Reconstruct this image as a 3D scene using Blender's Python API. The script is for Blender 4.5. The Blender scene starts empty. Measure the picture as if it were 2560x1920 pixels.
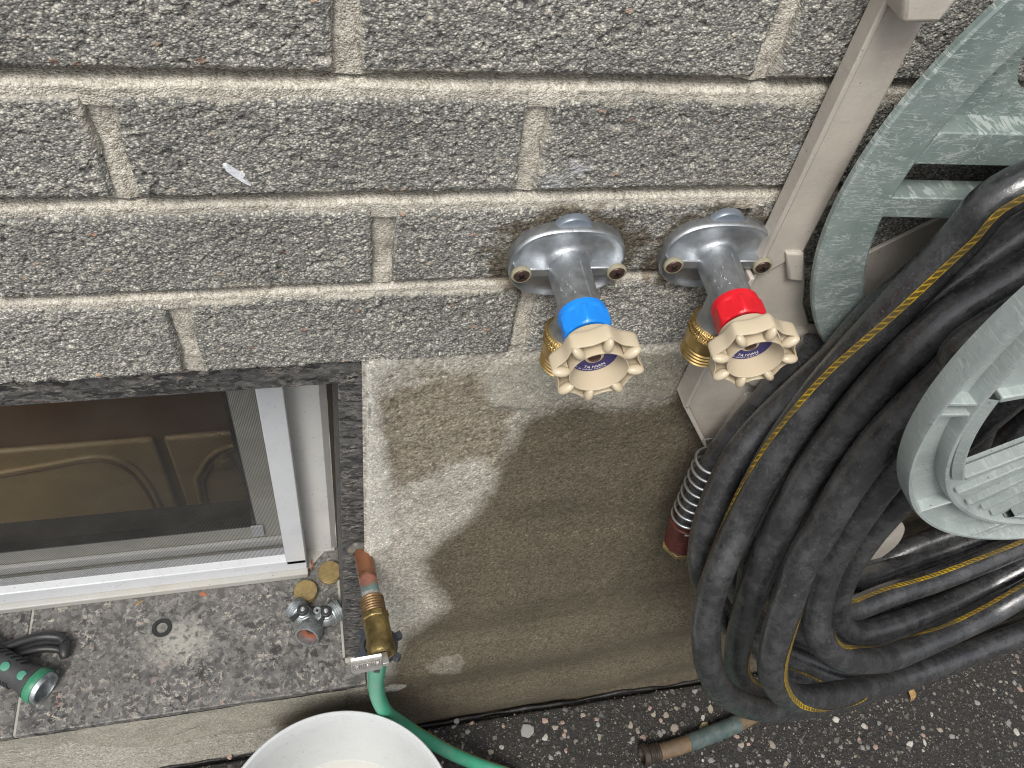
import bpy, math, random
import numpy as np
from mathutils import Vector

random.seed(7)
RNG = np.random.default_rng(11)
S = bpy.context.scene
COL = S.collection

# ------------------------------------------------------------------ camera
YAW, PITCH, ROLL = (math.radians(a) for a in (21.106, 51.690, 12.709))
F = 2060.0                      # focal length in pixels of a 2560 px wide picture
CAM = np.array([0.0, -0.333, 1.18])
_fw = np.array([math.sin(YAW)*math.cos(PITCH), math.cos(YAW)*math.cos(PITCH), -math.sin(PITCH)])
_r0 = np.array([math.cos(YAW), -math.sin(YAW), 0.0])
_u0 = np.cross(_r0, _fw)
RT = math.cos(ROLL)*_r0 + math.sin(ROLL)*_u0
UP = -math.sin(ROLL)*_r0 + math.cos(ROLL)*_u0
cam = bpy.data.cameras.new('camera')
cam.sensor_width = 36.0
cam.lens = 36.0*F/2560.0
cam.clip_start = 0.01
cam.clip_end = 500.0
camo = bpy.data.objects.new('camera', cam)
COL.objects.link(camo)
from mathutils import Matrix
camo.matrix_world = Matrix(((RT[0], UP[0], -_fw[0], CAM[0]), (RT[1], UP[1], -_fw[1], CAM[1]),
                            (RT[2], UP[2], -_fw[2], CAM[2]), (0, 0, 0, 1)))
S.camera = camo

# ------------------------------------------------------------------ light
SUN_EL, SUN_AZ = math.radians(58), math.radians(205)   # azimuth clockwise from +Y
w = bpy.data.worlds.new('World')
S.world = w
w.use_nodes = True
nt = w.node_tree
sky = nt.nodes.new('ShaderNodeTexSky')
sky.sky_type = 'NISHITA'
sky.sun_disc = False
sky.sun_elevation = SUN_EL
sky.sun_rotation = SUN_AZ
sky.air_density = 1.0
sky.dust_density = 4.0
hs = nt.nodes.new('ShaderNodeHueSaturation')
hs.inputs['Saturation'].default_value = 0.25          # cloud cover: a grey-white sky
nt.links.new(sky.outputs[0], hs.inputs['Color'])
nt.links.new(hs.outputs[0], nt.nodes['Background'].inputs['Color'])
nt.nodes['Background'].inputs['Strength'].default_value = 0.105
sl = bpy.data.lights.new('sun', 'SUN')
sl.energy = 1.5
sl.angle = math.radians(22)
sl.color = (1.0, 0.97, 0.92)
so = bpy.data.objects.new('sun', sl)
COL.objects.link(so)
sd = Vector((math.sin(SUN_AZ)*math.cos(SUN_EL), math.cos(SUN_AZ)*math.cos(SUN_EL), math.sin(SUN_EL)))
so.rotation_euler = sd.to_track_quat('Z', 'Y').to_euler()
S.view_settings.view_transform = 'Standard'
S.view_settings.look = 'None'
S.view_settings.gamma = 1.0
S.view_settings.use_curve_mapping = False
S.view_settings.exposure = 0.60
S.render.engine = 'CYCLES'
S.cycles.pixel_filter_type = 'BLACKMAN_HARRIS'
S.cycles.filter_width = 1.15
S.cycles.use_denoising = True
S.cycles.max_bounces = 7
S.cycles.transparent_max_bounces = 16

# ------------------------------------------------------------------ helpers
def V(*a): return np.array(a, float)
def nrm(v):
    v = np.asarray(v, float); return v/np.linalg.norm(v)
def ray(px, py): return (px-1280)/F*RT - (py-960)/F*UP + _fw
def onY(px, py, y):
    d = ray(px, py); return CAM + d*(y-CAM[1])/d[1]
def onZ(px, py, z):
    d = ray(px, py); return CAM + d*(z-CAM[2])/d[2]
def at(px, py, t): return CAM + t*ray(px, py)
def proj(P):
    v = P - CAM; z = v@_fw
    return 1280+F*(v@RT)/z, 960-F*(v@UP)/z

def hash2(i, j, s=0):
    h = (i.astype(np.int64)*374761393 + j.astype(np.int64)*668265263 + s*974711 + 1013904223) & 0x7fffffff
    h = ((h ^ (h >> 13))*1274126177) & 0x7fffffff
    h = ((h ^ (h >> 16))*2246822519) & 0x7fffffff
    return ((h ^ (h >> 15)) & 0xffff)/65535.0
def vnoise(x, y, s=0):
    i, j = np.floor(x), np.floor(y); fx, fy = x-i, y-j
    fx = fx*fx*(3-2*fx); fy = fy*fy*(3-2*fy)
    a, b = hash2(i, j, s), hash2(i+1, j, s); c, d = hash2(i, j+1, s), hash2(i+1, j+1, s)
    return (a*(1-fx)+b*fx)*(1-fy) + (c*(1-fx)+d*fx)*fy
def fbm(x, y, s=0, o=4):
    r = 0; a = 0.5
    for k in range(o):
        r = r + a*vnoise(x, y, s+k*17); x = x*2.03+3.1; y = y*2.03+1.7; a *= 0.5
    return r/(1-0.5**o)
def worley(x, y, s=0, jit=0.9):
    """nearest cell distance, second distance, random of nearest cell, second random"""
    i, j = np.floor(x), np.floor(y)
    d1 = np.full(x.shape, 9.0); d2 = np.full(x.shape, 9.0); r1 = np.zeros(x.shape); r2 = np.zeros(x.shape)
    for a in (-1, 0, 1):
        for b in (-1, 0, 1):
            ci, cj = i+a, j+b
            px = ci+0.5+jit*(hash2(ci, cj, s)-0.5); py = cj+0.5+jit*(hash2(ci, cj, s+5)-0.5)
            d = np.hypot(x-px, y-py)
            m = d < d1
            d2 = np.where(m, d1, np.minimum(d2, d))
            r1 = np.where(m, hash2(ci, cj, s+9), r1); r2 = np.where(m, hash2(ci, cj, s+13), r2)
            d1 = np.where(m, d, d1)
    return d1, d2, r1, r2
def sstep(a, b, x):
    t = np.clip((x-a)/(b-a), 0, 1); return t*t*(3-2*t)
def in_poly(poly, x, y):
    inside = np.zeros(x.shape, bool); n = len(poly)
    for k in range(n):
        x0, y0 = poly[k]; x1, y1 = poly[(k+1) % n]
        if y0 == y1: continue
        c = ((y0 > y) != (y1 > y)) & (x < (x1-x0)*(y-y0)/(y1-y0)+x0)
        inside ^= c
    return inside
def poly_dist(poly, x, y):
    """signed distance, positive inside"""
    d = np.full(x.shape, 1e9); n = len(poly)
    for k in range(n):
        ax, ay = poly[k]; bx, by = poly[(k+1) % n]
        ux, uy = bx-ax, by-ay; L = ux*ux+uy*uy+1e-12
        t = np.clip(((x-ax)*ux+(y-ay)*uy)/L, 0, 1)
        d = np.minimum(d, np.hypot(x-ax-t*ux, y-ay-t*uy))
    return np.where(in_poly(poly, x, y), d, -d)

class MB:
    """collects shapes into one mesh"""
    def __init__(s): s.v = []; s.f = []; s.n = 0
    def add(s, verts, faces):
        o = s.n; verts = [tuple(map(float, p)) for p in verts]
        s.v += verts; s.f += [tuple(o+i for i in f) for f in faces]; s.n += len(verts); return s
    def lathe(s, prof, org=(0, 0, 0), axis=(0, 0, 1), n=32, ref=None, rad=None, close=False):
        """prof: (radius, height) pairs along the axis; rad(radius, height, angle) may reshape the section"""
        a = nrm(axis); ref = nrm(ref) if ref is not None else (V(1, 0, 0) if abs(a[0]) < 0.9 else V(0, 0, 1))
        u = nrm(ref - a*(ref@a)); w_ = np.cross(a, u); org = np.asarray(org, float)
        verts = []; faces = []; m = len(prof)
        for (r, h) in prof:
            for k in range(n):
                t = 2*math.pi*k/n; rr = rad(r, h, t) if rad else r
                verts.append(org + a*h + (u*math.cos(t)+w_*math.sin(t))*max(rr, 1e-5))
        for i in range(m-1 if not close else m):
            i2 = (i+1) % m
            for k in range(n):
                k2 = (k+1) % n
                faces.append((i*n+k, i*n+k2, i2*n+k2, i2*n+k))
        if not close:
            faces.append(tuple(range(n-1, -1, -1))); faces.append(tuple((m-1)*n+k for k in range(n)))
        return s.add(verts, faces)
    def tube(s, pts, r, n=12, caps=True):
        pts = np.asarray(pts, float); m = len(pts)
        r = np.full(m, r) if np.isscalar(r) else np.asarray(r)
        U, W, T = frames(pts); verts = []; faces = []
        for i in range(m):
            for k in range(n):
                t = 2*math.pi*k/n; verts.append(pts[i]+r[i]*(U[i]*math.cos(t)+W[i]*math.sin(t)))
        for i in range(m-1):
            for k in range(n):
                k2 = (k+1) % n; faces.append((i*n+k, i*n+k2, (i+1)*n+k2, (i+1)*n+k))
        if caps:
            faces.append(tuple(range(n-1, -1, -1))); faces.append(tuple((m-1)*n+k for k in range(n)))
        return s.add(verts, faces)
    def box(s, lo, hi):
        x0, y0, z0 = lo; x1, y1, z1 = hi
        return s.add([(x0, y0, z0), (x1, y0, z0), (x1, y1, z0), (x0, y1, z0), (x0, y0, z1), (x1, y0, z1), (x1, y1, z1), (x0, y1, z1)],
                     [(0, 3, 2, 1), (4, 5, 6, 7), (0, 1, 5, 4), (1, 2, 6, 5), (2, 3, 7, 6), (3, 0, 4, 7)])
    def obox(s, c, u, v, w_, hu, hv, hw):
        c, u, v, w_ = (np.asarray(q, float) for q in (c, u, v, w_))
        vs = [c+a*hu*u+b*hv*v+d*hw*w_ for d in (-1, 1) for (a, b) in ((-1, -1), (1, -1), (1, 1), (-1, 1))]
        return s.add(vs, [(0, 3, 2, 1), (4, 5, 6, 7), (0, 1, 5, 4), (1, 2, 6, 5), (2, 3, 7, 6), (3, 0, 4, 7)])
    def prism(s, front, off):
        """polygon of 3D points extruded by the vector off"""
        n = len(front); off = np.asarray(off, float); front = [np.asarray(p, float) for p in front]
        vs = front + [p+off for p in front]
        return s.add(vs, [tuple(range(n)), tuple(range(2*n-1, n-1, -1))] + [(i, n+i, n+(i+1) % n, (i+1) % n) for i in range(n)])
    def ellipsoid(s, c, ax, n=12, m=8):
        c = np.asarray(c, float); ax = [np.asarray(a, float) for a in ax]; vs = []; fs = []
        for i in range(m+1):
            p = math.pi*i/m
            for k in range(n):
                t = 2*math.pi*k/n
                vs.append(c+ax[0]*math.cos(p)+(ax[1]*math.cos(t)+ax[2]*math.sin(t))*math.sin(p))
        for i in range(m):
            for k in range(n):
                fs.append((i*n+k, i*n+(k+1) % n, (i+1)*n+(k+1) % n, (i+1)*n+k))
        return s.add(vs, fs)
    def build(s, name, mat, parent=None, smooth=35, bevel=0, seg=2, attrs=None):
        me = bpy.data.meshes.new(name); me.from_pydata(s.v, [], s.f); me.update()
        return link(name, me, mat, parent, smooth, bevel, seg, attrs)

def link(name, me, mat, parent=None, smooth=35, bevel=0, seg=2, attrs=None):
    import bmesh
    if len(me.polygons) < 60000:
        bm = bmesh.new(); bm.from_mesh(me)
        bmesh.ops.remove_doubles(bm, verts=bm.verts, dist=2e-6)
        bmesh.ops.recalc_face_normals(bm, faces=bm.faces); bm.to_mesh(me); bm.free()
    o = bpy.data.objects.new(name, me); COL.objects.link(o)
    if mat: me.materials.append(mat)
    if parent: o.parent = parent
    if bevel:
        b = o.modifiers.new('bevel', 'BEVEL'); b.width = bevel; b.segments = seg; b.limit_method = 'ANGLE'; b.angle_limit = math.radians(30)
    if smooth:
        me.shade_smooth()
        me.set_sharp_from_angle(angle=math.radians(smooth))
    return o
def grid_mesh(name, P, mat, parent=None, attrs=None, keep=None, smooth=True):
    """P: (n, m, 3) array of points"""
    n, m = P.shape[:2]
    idx = np.arange(n*m).reshape(n, m)
    q = np.stack([idx[:-1, :-1], idx[:-1, 1:], idx[1:, 1:], idx[1:, :-1]], -1)
    if keep is not None: q = q[keep]
    q = q.reshape(-1, 4)
    me = bpy.data.meshes.new(name)
    me.vertices.add(n*m); me.vertices.foreach_set('co', P.reshape(-1).astype(np.float32))
    me.loops.add(q.size); me.loops.foreach_set('vertex_index', q.reshape(-1).astype(np.int32))
    me.polygons.add(len(q)); me.polygons.foreach_set('loop_start', np.arange(0, q.size, 4, dtype=np.int32))
    me.update(calc_edges=True); me.validate()
    if attrs:
        for k, a in attrs.items():
            A = me.attributes.new(k, 'FLOAT', 'POINT'); A.data.foreach_set('value', a.reshape(-1).astype(np.float32))
    if smooth: me.shade_smooth()
    me.materials.append(mat)
    o = bpy.data.objects.new(name, me); COL.objects.link(o)
    if parent: o.parent = parent
    return o
def frames(pts):
    m = len(pts); T = np.zeros_like(pts)
    T[1:-1] = pts[2:]-pts[:-2]; T[0] = pts[1]-pts[0]; T[-1] = pts[-1]-pts[-2]
    T /= np.linalg.norm(T, axis=1)[:, None]
    U = np.zeros_like(pts); a = V(0, 0, 1) if abs(T[0][2]) < 0.9 else V(1, 0, 0)
    U[0] = nrm(np.cross(T[0], a))
    for i in range(1, m): U[i] = nrm(U[i-1]-T[i]*(U[i-1]@T[i]))
    return U, np.cross(T, U), T
def spline(ctrl, step=0.004, extra=None):
    """centripetal-like Catmull-Rom through the points; extra columns are interpolated too"""
    P = np.asarray(ctrl, float)
    out = []
    Q = np.vstack([2*P[0]-P[1], P, 2*P[-1]-P[-2]])
    for i in range(1, len(Q)-2):
        p0, p1, p2, p3 = Q[i-1:i+3]
        n = max(2, int(np.linalg.norm((p2-p1)[:3])/step))
        for k in range(n):
            t = k/n
            out.append(0.5*((2*p1)+(p2-p0)*t+(2*p0-5*p1+4*p2-p3)*t*t+(3*p1-p0-3*p2+p3)*t**3))
    out.append(P[-1])
    return np.array(out)
def tag(o, label, cat, group=None, kind=None):
    o['label'] = label
    if cat: o['category'] = cat
    if group: o['group'] = group
    if kind: o['kind'] = kind
    return o
def empty(name, loc=(0, 0, 0)):
    o = bpy.data.objects.new(name, None); COL.objects.link(o); o.location = loc; o.empty_display_size = 0.02
    bpy.context.view_layer.update()
    return o
def settle(root):
    """children were built in world space: keep them there under a moved root"""
    inv = Matrix.Translation(root.location).inverted()
    for c in root.children: c.matrix_parent_inverse = inv

# ------------------------------------------------------------------ materials
class NT:
    def __init__(s, name):
        s.m = bpy.data.materials.new(name); s.m.use_nodes = True
        s.t = s.m.node_tree; s.b = s.t.nodes['Principled BSDF']; s.out = s.t.nodes['Material Output']
        tc = s.t.nodes.new('ShaderNodeTexCoord'); s.obj = tc.outputs['Object']
    def n(s, typ, props=None, **inp):
        nd = s.t.nodes.new('ShaderNode'+typ)
        for k, v in (props or {}).items(): setattr(nd, k, v)
        for k, v in inp.items():
            s.set(nd.inputs[int(k[1:]) if k[0] == 'i' and k[1:].isdigit() else k.replace('_', ' ')], v)
        return nd
    def set(s, sock, v):
        if hasattr(v, 'is_linked') or isinstance(v, bpy.types.NodeSocket): s.t.links.new(v, sock)
        else:
            if isinstance(v, (tuple, list)) and len(v) == 3 and sock.type == 'RGBA': v = (*v, 1)
            sock.default_value = v
    def noise(s, scale, detail=4, rough=0.55, vec=None, dist=0.0):
        return s.n('TexNoise', Vector=vec if vec is not None else s.obj, Scale=scale, Detail=detail, Roughness=rough, Distortion=dist).outputs[0]
    def voro(s, scale, vec=None, feature='F1', rnd=1.0):
        return s.n('TexVoronoi', {'feature': feature}, Vector=vec if vec is not None else s.obj, Scale=scale, Randomness=rnd)
    def ramp(s, fac, stops, interp='LINEAR'):
        nd = s.n('ValToRGB', Fac=fac); cr = nd.color_ramp; cr.interpolation = interp
        while len(cr.elements) < len(stops): cr.elements.new(0.5)
        for e, (p, c) in zip(cr.elements, stops):
            e.position = p; c = c if isinstance(c, (tuple, list)) else (c, c, c); e.color = (*c, 1)
        return nd.outputs[0]
    def math(s, op, a, b=0.0, c=0.0, clamp=False):
        nd = s.n('Math', {'operation': op, 'use_clamp': clamp}); s.set(nd.inputs[0], a); s.set(nd.inputs[1], b); s.set(nd.inputs[2], c)
        return nd.outputs[0]
    def mix(s, fac, a, b, mode='MIX'):
        nd = s.n('Mix', {'data_type': 'RGBA', 'blend_type': mode}); s.set(nd.inputs[0], fac); s.set(nd.inputs[6], a); s.set(nd.inputs[7], b)
        return nd.outputs[2]
    def attr(s, name): return s.n('Attribute', {'attribute_name': name}).outputs['Fac']
    def bump(s, h, strength=0.5, dist=0.001, prev=None):
        nd = s.n('Bump', Strength=strength, Distance=dist, Height=h)
        if prev is not None: s.set(nd.inputs['Normal'], prev)
        return nd.outputs[0]
    def fin(s, **k):
        for a, v in k.items(): s.set(s.b.inputs[a.replace('_', ' ')], v)
        return s.m
def plain(name, col, rough=0.5, metal=0.0, var=0.12, nscale=60, bump=0.0, bscale=600, bdist=0.0005, spec=0.5, dirt=None, specks=0):
    t = NT(name); f = t.noise(nscale, 5, 0.6)
    a = tuple(c*(1-var) for c in col); b = tuple(min(1, c*(1+var)) for c in col)
    c = t.ramp(f, [(0.3, a), (0.7, b)])
    if dirt:
        g = t.ramp(t.noise(nscale*0.45, 6, 0.7), [(0.5, 0.0), (0.72, 1.0)]); c = t.mix(t.math('MULTIPLY', g, dirt[1]), c, dirt[0])
    if specks: c = t.mix(t.ramp(t.noise(330, 2, 0.5), [(0.69, 0.0), (0.72, specks)]), c, (0.16, 0.14, 0.11)); c = t.mix(t.ramp(t.noise(26, 7, 0.8), [(0.52, 0.0), (0.72, 0.5*specks)]), c, tuple(0.62*x for x in col))
    r = t.math('ADD', t.math('MULTIPLY', f, 0.16), rough-0.08)
    k = dict(Base_Color=c, Roughness=r, Metallic=metal, Specular_IOR_Level=spec)
    if bump: k['Normal'] = t.bump(t.noise(bscale, 3, 0.6), bump, bdist)
    return t.fin(**k)

M = {}
# concrete brick: cream and dark grains in a grey matrix
t = NT('concrete_brick'); g = t.attr('grain')
wv = t.n('TexNoise', Vector=t.obj, Scale=420.0, Detail=2.0).outputs['Color']
vs_ = t.n('VectorMath', {'operation': 'SCALE'}); t.set(vs_.inputs[0], wv); vs_.inputs['Scale'].default_value = 0.0010
va_ = t.n('VectorMath', {'operation': 'ADD'}); t.set(va_.inputs[0], t.obj); t.set(va_.inputs[1], vs_.outputs[0])
mp = t.n('Mapping', Vector=va_.outputs[0], Scale=(740.0, 740.0, 1000.0)).outputs[0]
vo = t.voro(1.0, mp); rr = t.n('SeparateColor', Color=vo.outputs['Color'])
gr = t.math('ADD', t.math('MULTIPLY', rr.outputs[0], 0.80), t.math('MULTIPLY', g, 0.22))
c = t.ramp(gr, [(0.0, (0.115, 0.114, 0.112)), (0.18, (0.20, 0.197, 0.188)), (0.36, (0.295, 0.287, 0.266)), (0.54, (0.40, 0.387, 0.347)), (0.72, (0.54, 0.52, 0.458)), (0.94, (0.72, 0.695, 0.62)), (1.0, (0.48, 0.37, 0.30))])
gap = t.ramp(vo.outputs['Distance'], [(0.34, 0.0), (0.74, 1.0)])
c = t.mix(t.math('MULTIPLY', gap, 0.75), c, (0.115, 0.112, 0.107))
mp2 = t.n('Mapping', Vector=t.obj, Scale=(125.0, 125.0, 190.0)).outputs[0]
vo2 = t.voro(1.0, mp2); r2 = t.n('SeparateColor', Color=vo2.outputs['Color'])
peb = t.math('MULTIPLY', t.ramp(r2.outputs[0], [(0.86, 0.0), (0.87, 1.0)]), t.ramp(vo2.outputs['Distance'], [(0.20, 1.0), (0.30, 0.0)]))
c = t.mix(peb, c, t.ramp(r2.outputs[1], [(0.0, (0.16, 0.15, 0.14)), (0.45, (0.34, 0.31, 0.26)), (0.8, (0.52, 0.48, 0.40)), (0.93, (0.45, 0.30, 0.22)), (1.0, (0.12, 0.09, 0.085))]))
big = t.ramp(t.noise(14, 5, 0.65), [(0.28, 0.74), (0.72, 1.22)])
c = t.mix(1.0, c, big, 'MULTIPLY')
c = t.mix(1.0, c, t.n('CombineColor', Red=t.attr('tone'), Green=t.attr('tone'), Blue=t.math('MULTIPLY', t.attr('tone'), 0.985)).outputs[0], 'MULTIPLY')
c = t.mix(t.attr('smear'), c, t.ramp(t.noise(700, 3, 0.7), [(0.3, (0.36, 0.33, 0.27)), (0.7, (0.60, 0.56, 0.48))]))
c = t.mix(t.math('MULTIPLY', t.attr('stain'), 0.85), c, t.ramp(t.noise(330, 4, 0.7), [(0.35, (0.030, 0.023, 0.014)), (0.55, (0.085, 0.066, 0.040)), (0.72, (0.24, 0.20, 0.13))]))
c = t.mix(t.attr('limewash'), c, (0.46, 0.47, 0.48))
hg = t.math('SUBTRACT', t.math('MULTIPLY', peb, 0.6), t.math('ADD', vo.outputs['Distance'], t.math('MULTIPLY', rr.outputs[1], 0.5)))
M['brick'] = t.fin(Base_Color=c, Roughness=0.9, Specular_IOR_Level=0.3, Normal=t.bump(hg, 0.85, 0.0007))
# mortar
t = NT('mortar'); g = t.attr('grain')
vo = t.voro(1000); rq = t.n('SeparateColor', Color=vo.outputs['Color']).outputs[0]
c = t.ramp(t.math('ADD', t.math('MULTIPLY', g, 0.45), t.math('MULTIPLY', rq, 0.55)), [(0.0, (0.26, 0.225, 0.175)), (0.22, (0.44, 0.40, 0.33)), (0.5, (0.60, 0.56, 0.48)), (0.9, (0.76, 0.725, 0.65)), (1.0, (0.36, 0.26, 0.19))])
c = t.mix(1.0, c, t.ramp(t.noise(1400, 2), [(0.3, 0.75), (0.7, 1.15)]), 'MULTIPLY')
c = t.mix(1.0, c, t.ramp(t.noise(22, 6, 0.7), [(0.28, 0.62), (0.5, 0.95), (0.72, 1.12)]), 'MULTIPLY')
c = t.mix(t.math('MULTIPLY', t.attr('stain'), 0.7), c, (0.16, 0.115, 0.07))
M['mortar'] = t.fin(Base_Color=c, Roughness=0.95, Specular_IOR_Level=0.2, Normal=t.bump(t.math('SUBTRACT', t.noise(700, 3, 0.7), vo.outputs['Distance']), 0.8, 0.0008))
# parging: sandy render, water stain, trowelled cement patches
t = NT('parging'); g = t.attr('grain')
dry = t.ramp(g, [(0.0, (0.27, 0.245, 0.20)), (0.35, (0.41, 0.38, 0.325)), (0.8, (0.55, 0.52, 0.455)), (1.0, (0.70, 0.68, 0.63))])
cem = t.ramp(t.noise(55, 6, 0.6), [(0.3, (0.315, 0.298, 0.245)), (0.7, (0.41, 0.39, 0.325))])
rough_c = t.ramp(g, [(0.0, (0.13, 0.10, 0.07)), (0.4, (0.25, 0.215, 0.16)), (0.85, (0.36, 0.32, 0.25)), (1.0, (0.50, 0.46, 0.38))])
c = t.mix(t.attr('old'), dry, rough_c)
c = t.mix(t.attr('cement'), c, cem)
c = t.mix(t.attr('pale'), c, t.ramp(t.noise(120, 4), [(0.3, (0.50, 0.475, 0.41)), (0.7, (0.62, 0.60, 0.54))]))
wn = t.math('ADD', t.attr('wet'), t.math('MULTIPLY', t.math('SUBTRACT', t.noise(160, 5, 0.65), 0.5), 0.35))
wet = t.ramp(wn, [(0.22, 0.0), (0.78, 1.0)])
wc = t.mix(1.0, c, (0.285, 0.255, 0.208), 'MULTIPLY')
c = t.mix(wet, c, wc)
c = t.mix(1.0, c, t.ramp(t.noise(9, 4, 0.5), [(0.3, 0.86), (0.7, 1.1)]), 'MULTIPLY')
vg = t.voro(760); vr = t.n('SeparateColor', Color=vg.outputs['Color']).outputs[0]
c = t.mix(1.0, c, t.ramp(vr, [(0.0, 0.66), (0.5, 0.98), (0.93, 1.2), (1.0, 1.75)]), 'MULTIPLY')
c = t.mix(t.math('MULTIPLY', t.attr('crack'), 0.75), c, (0.07, 0.058, 0.045))
pbump = t.math('SUBTRACT', t.noise(900, 3, 0.7), t.math('MULTIPLY', vg.outputs['Distance'], 0.7))
ro = t.math('SUBTRACT', 0.92, t.math('MULTIPLY', wet, 0.22))
M['parge'] = t.fin(Base_Color=c, Roughness=ro, Specular_IOR_Level=0.3, Normal=t.bump(pbump, 0.7, 0.0007))
# stone tile
def granite(name, k=1.0, stretch=(1, 1, 1), rough=0.42):
    t = NT(name)
    v = t.n('Mapping', Vector=t.obj, Scale=stretch).outputs[0]
    warp = t.n('TexNoise', Vector=v, Scale=60.0, Detail=3.0)
    v2 = t.n('VectorMath', {'operation': 'ADD'}); t.set(v2.inputs[0], v)
    sc = t.n('VectorMath', {'operation': 'SCALE'}); t.set(sc.inputs[0], warp.outputs['Color']); sc.inputs['Scale'].default_value = 0.012
    t.set(v2.inputs[1], sc.outputs[0]); v2 = v2.outputs[0]
    n1 = t.noise(190, 6, 0.72, v2); n2 = t.noise(36, 4, 0.6, v2); n3 = t.noise(330, 3, 0.6, v2)
    vc = t.voro(165, v2); rc = t.n('SeparateColor', Color=vc.outputs['Color'])
    c = t.ramp(t.math('ADD', t.math('MULTIPLY', rc.outputs[0], 0.6), t.math('MULTIPLY', n1, 0.5)), [(0.18, tuple(k*x for x in (0.022, 0.0215, 0.021))), (0.42, tuple(k*x for x in (0.080, 0.078, 0.077))), (0.66, tuple(k*x for x in (0.130, 0.127, 0.123))), (0.9, tuple(k*x for x in (0.19, 0.184, 0.174)))])
    cr_ = t.math('MULTIPLY', t.ramp(n1, [(0.53, 0.0), (0.56, 1.0)]), t.ramp(n2, [(0.36, 0.15), (0.60, 1.0)]))
    c = t.mix(cr_, c, t.ramp(rc.outputs[1], [(0.0, tuple(k*x for x in (0.22, 0.21, 0.20))), (0.6, tuple(k*x for x in (0.36, 0.335, 0.295))), (0.93, tuple(k*x for x in (0.50, 0.46, 0.38))), (1.0, tuple(k*x for x in (0.36, 0.20, 0.17)))]))
    c = t.mix(t.ramp(n3, [(0.60, 0.0), (0.66, 1.0)]), c, tuple(k*x for x in (0.010, 0.010, 0.012)))
    return t, c, rough, n1
t, c, r, n1 = granite('granite_sill', 0.92)
# dried lime splash on the sill, centred where it lies
sep = t.n('SeparateXYZ', Vector=t.obj)
dx = t.math('MULTIPLY', t.math('ADD', sep.outputs[0], 0.183), 14.0); dy = t.math('MULTIPLY', t.math('SUBTRACT', sep.outputs[1], 0.052), 18.0)
dd = t.math('SQRT', t.math('ADD', t.math('MULTIPLY', dx, dx), t.math('MULTIPLY', dy, dy)))
sp = t.math('ADD', dd, t.math('MULTIPLY', t.math('SUBTRACT', t.noise(60, 5, 0.75), 0.5), 1.5))
c = t.mix(t.math('MULTIPLY', t.ramp(sp, [(0.15, 0.8), (0.70, 0.0)]), t.ramp(t.noise(170, 4, 0.7), [(0.36, 0.0), (0.5, 1.0)])), c, (0.40, 0.385, 0.34))
c = t.mix(t.ramp(t.noise(14, 4, 0.6), [(0.40, 0.05), (0.75, 0.42)]), c, (0.20, 0.19, 0.172))
M['granite_sill'] = t.fin(Base_Color=c, Roughness=t.ramp(n1, [(0.3, 0.38), (0.7, 0.6)]), Normal=t.bump(t.noise(500, 4, 0.7), 0.35, 0.0006))
t, c, r, n1 = granite('granite_edge', 0.74, (0.8, 1.0, 1.7))
M['granite_edge'] = t.fin(Base_Color=c, Roughness=0.55, Normal=t.bump(t.noise(330, 5, 0.75), 0.8, 0.0012))
t, c, r, n1 = granite('granite_lintel', 0.68, (0.75, 1.0, 1.5))
M['granite_lintel'] = t.fin(Base_Color=c, Roughness=0.6, Normal=t.bump(t.noise(260, 5, 0.75), 0.9, 0.0015))
# asphalt
t = NT('asphalt')
wp = t.n('TexNoise', Vector=t.obj, Scale=260.0, Detail=3.0).outputs['Color']
ws_ = t.n('VectorMath', {'operation': 'SCALE'}); t.set(ws_.inputs[0], wp); ws_.inputs['Scale'].default_value = 0.0045
wa_ = t.n('VectorMath', {'operation': 'ADD'}); t.set(wa_.inputs[0], t.obj); t.set(wa_.inputs[1], ws_.outputs[0]); wv = wa_.outputs[0]
c = t.ramp(t.noise(170, 6, 0.75), [(0.3, (0.013, 0.012, 0.011)), (0.55, (0.036, 0.033, 0.030)), (0.75, (0.095, 0.088, 0.079))])
hsum = t.noise(320, 5, 0.75)
for sc_, lo, amp in ((90, 0.55, 0.8), (170, 0.48, 0.9), (380, 0.50, 1.0)):
    vo = t.voro(sc_, wv); rr = t.n('SeparateColor', Color=vo.outputs['Color'])
    st = t.math('MULTIPLY', t.ramp(rr.outputs[0], [(lo, 0.0), (lo+0.01, 1.0)]), t.ramp(vo.outputs['Distance'], [(0.26, 1.0), (0.36, 0.0)]))
    c = t.mix(t.math('MULTIPLY', st, amp), c, t.ramp(rr.outputs[1], [(0.0, (0.045, 0.042, 0.04)), (0.45, (0.10, 0.095, 0.088)), (0.75, (0.21, 0.19, 0.165)), (0.93, (0.44, 0.41, 0.36)), (1.0, (0.26, 0.17, 0.13))]))
    hsum = t.math('ADD', hsum, t.math('MULTIPLY', st, 0.5))
M['asphalt'] = t.fin(Base_Color=c, Roughness=t.ramp(t.noise(200, 4), [(0.3, 0.45), (0.7, 0.85)]), Normal=t.bump(hsum, 1.0, 0.0035))
for k, col in dict(stone_tan=(0.28, 0.245, 0.195), stone_grey=(0.24, 0.235, 0.225), stone_pink=(0.34, 0.24, 0.20), stone_white=(0.43, 0.41, 0.37), stone_dark=(0.12, 0.115, 0.11), stone_yellow=(0.50, 0.43, 0.22)).items():
    M[k] = plain(k, col, 0.8, var=0.3, nscale=350, bump=0.6, bscale=700, bdist=0.0008)
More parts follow.
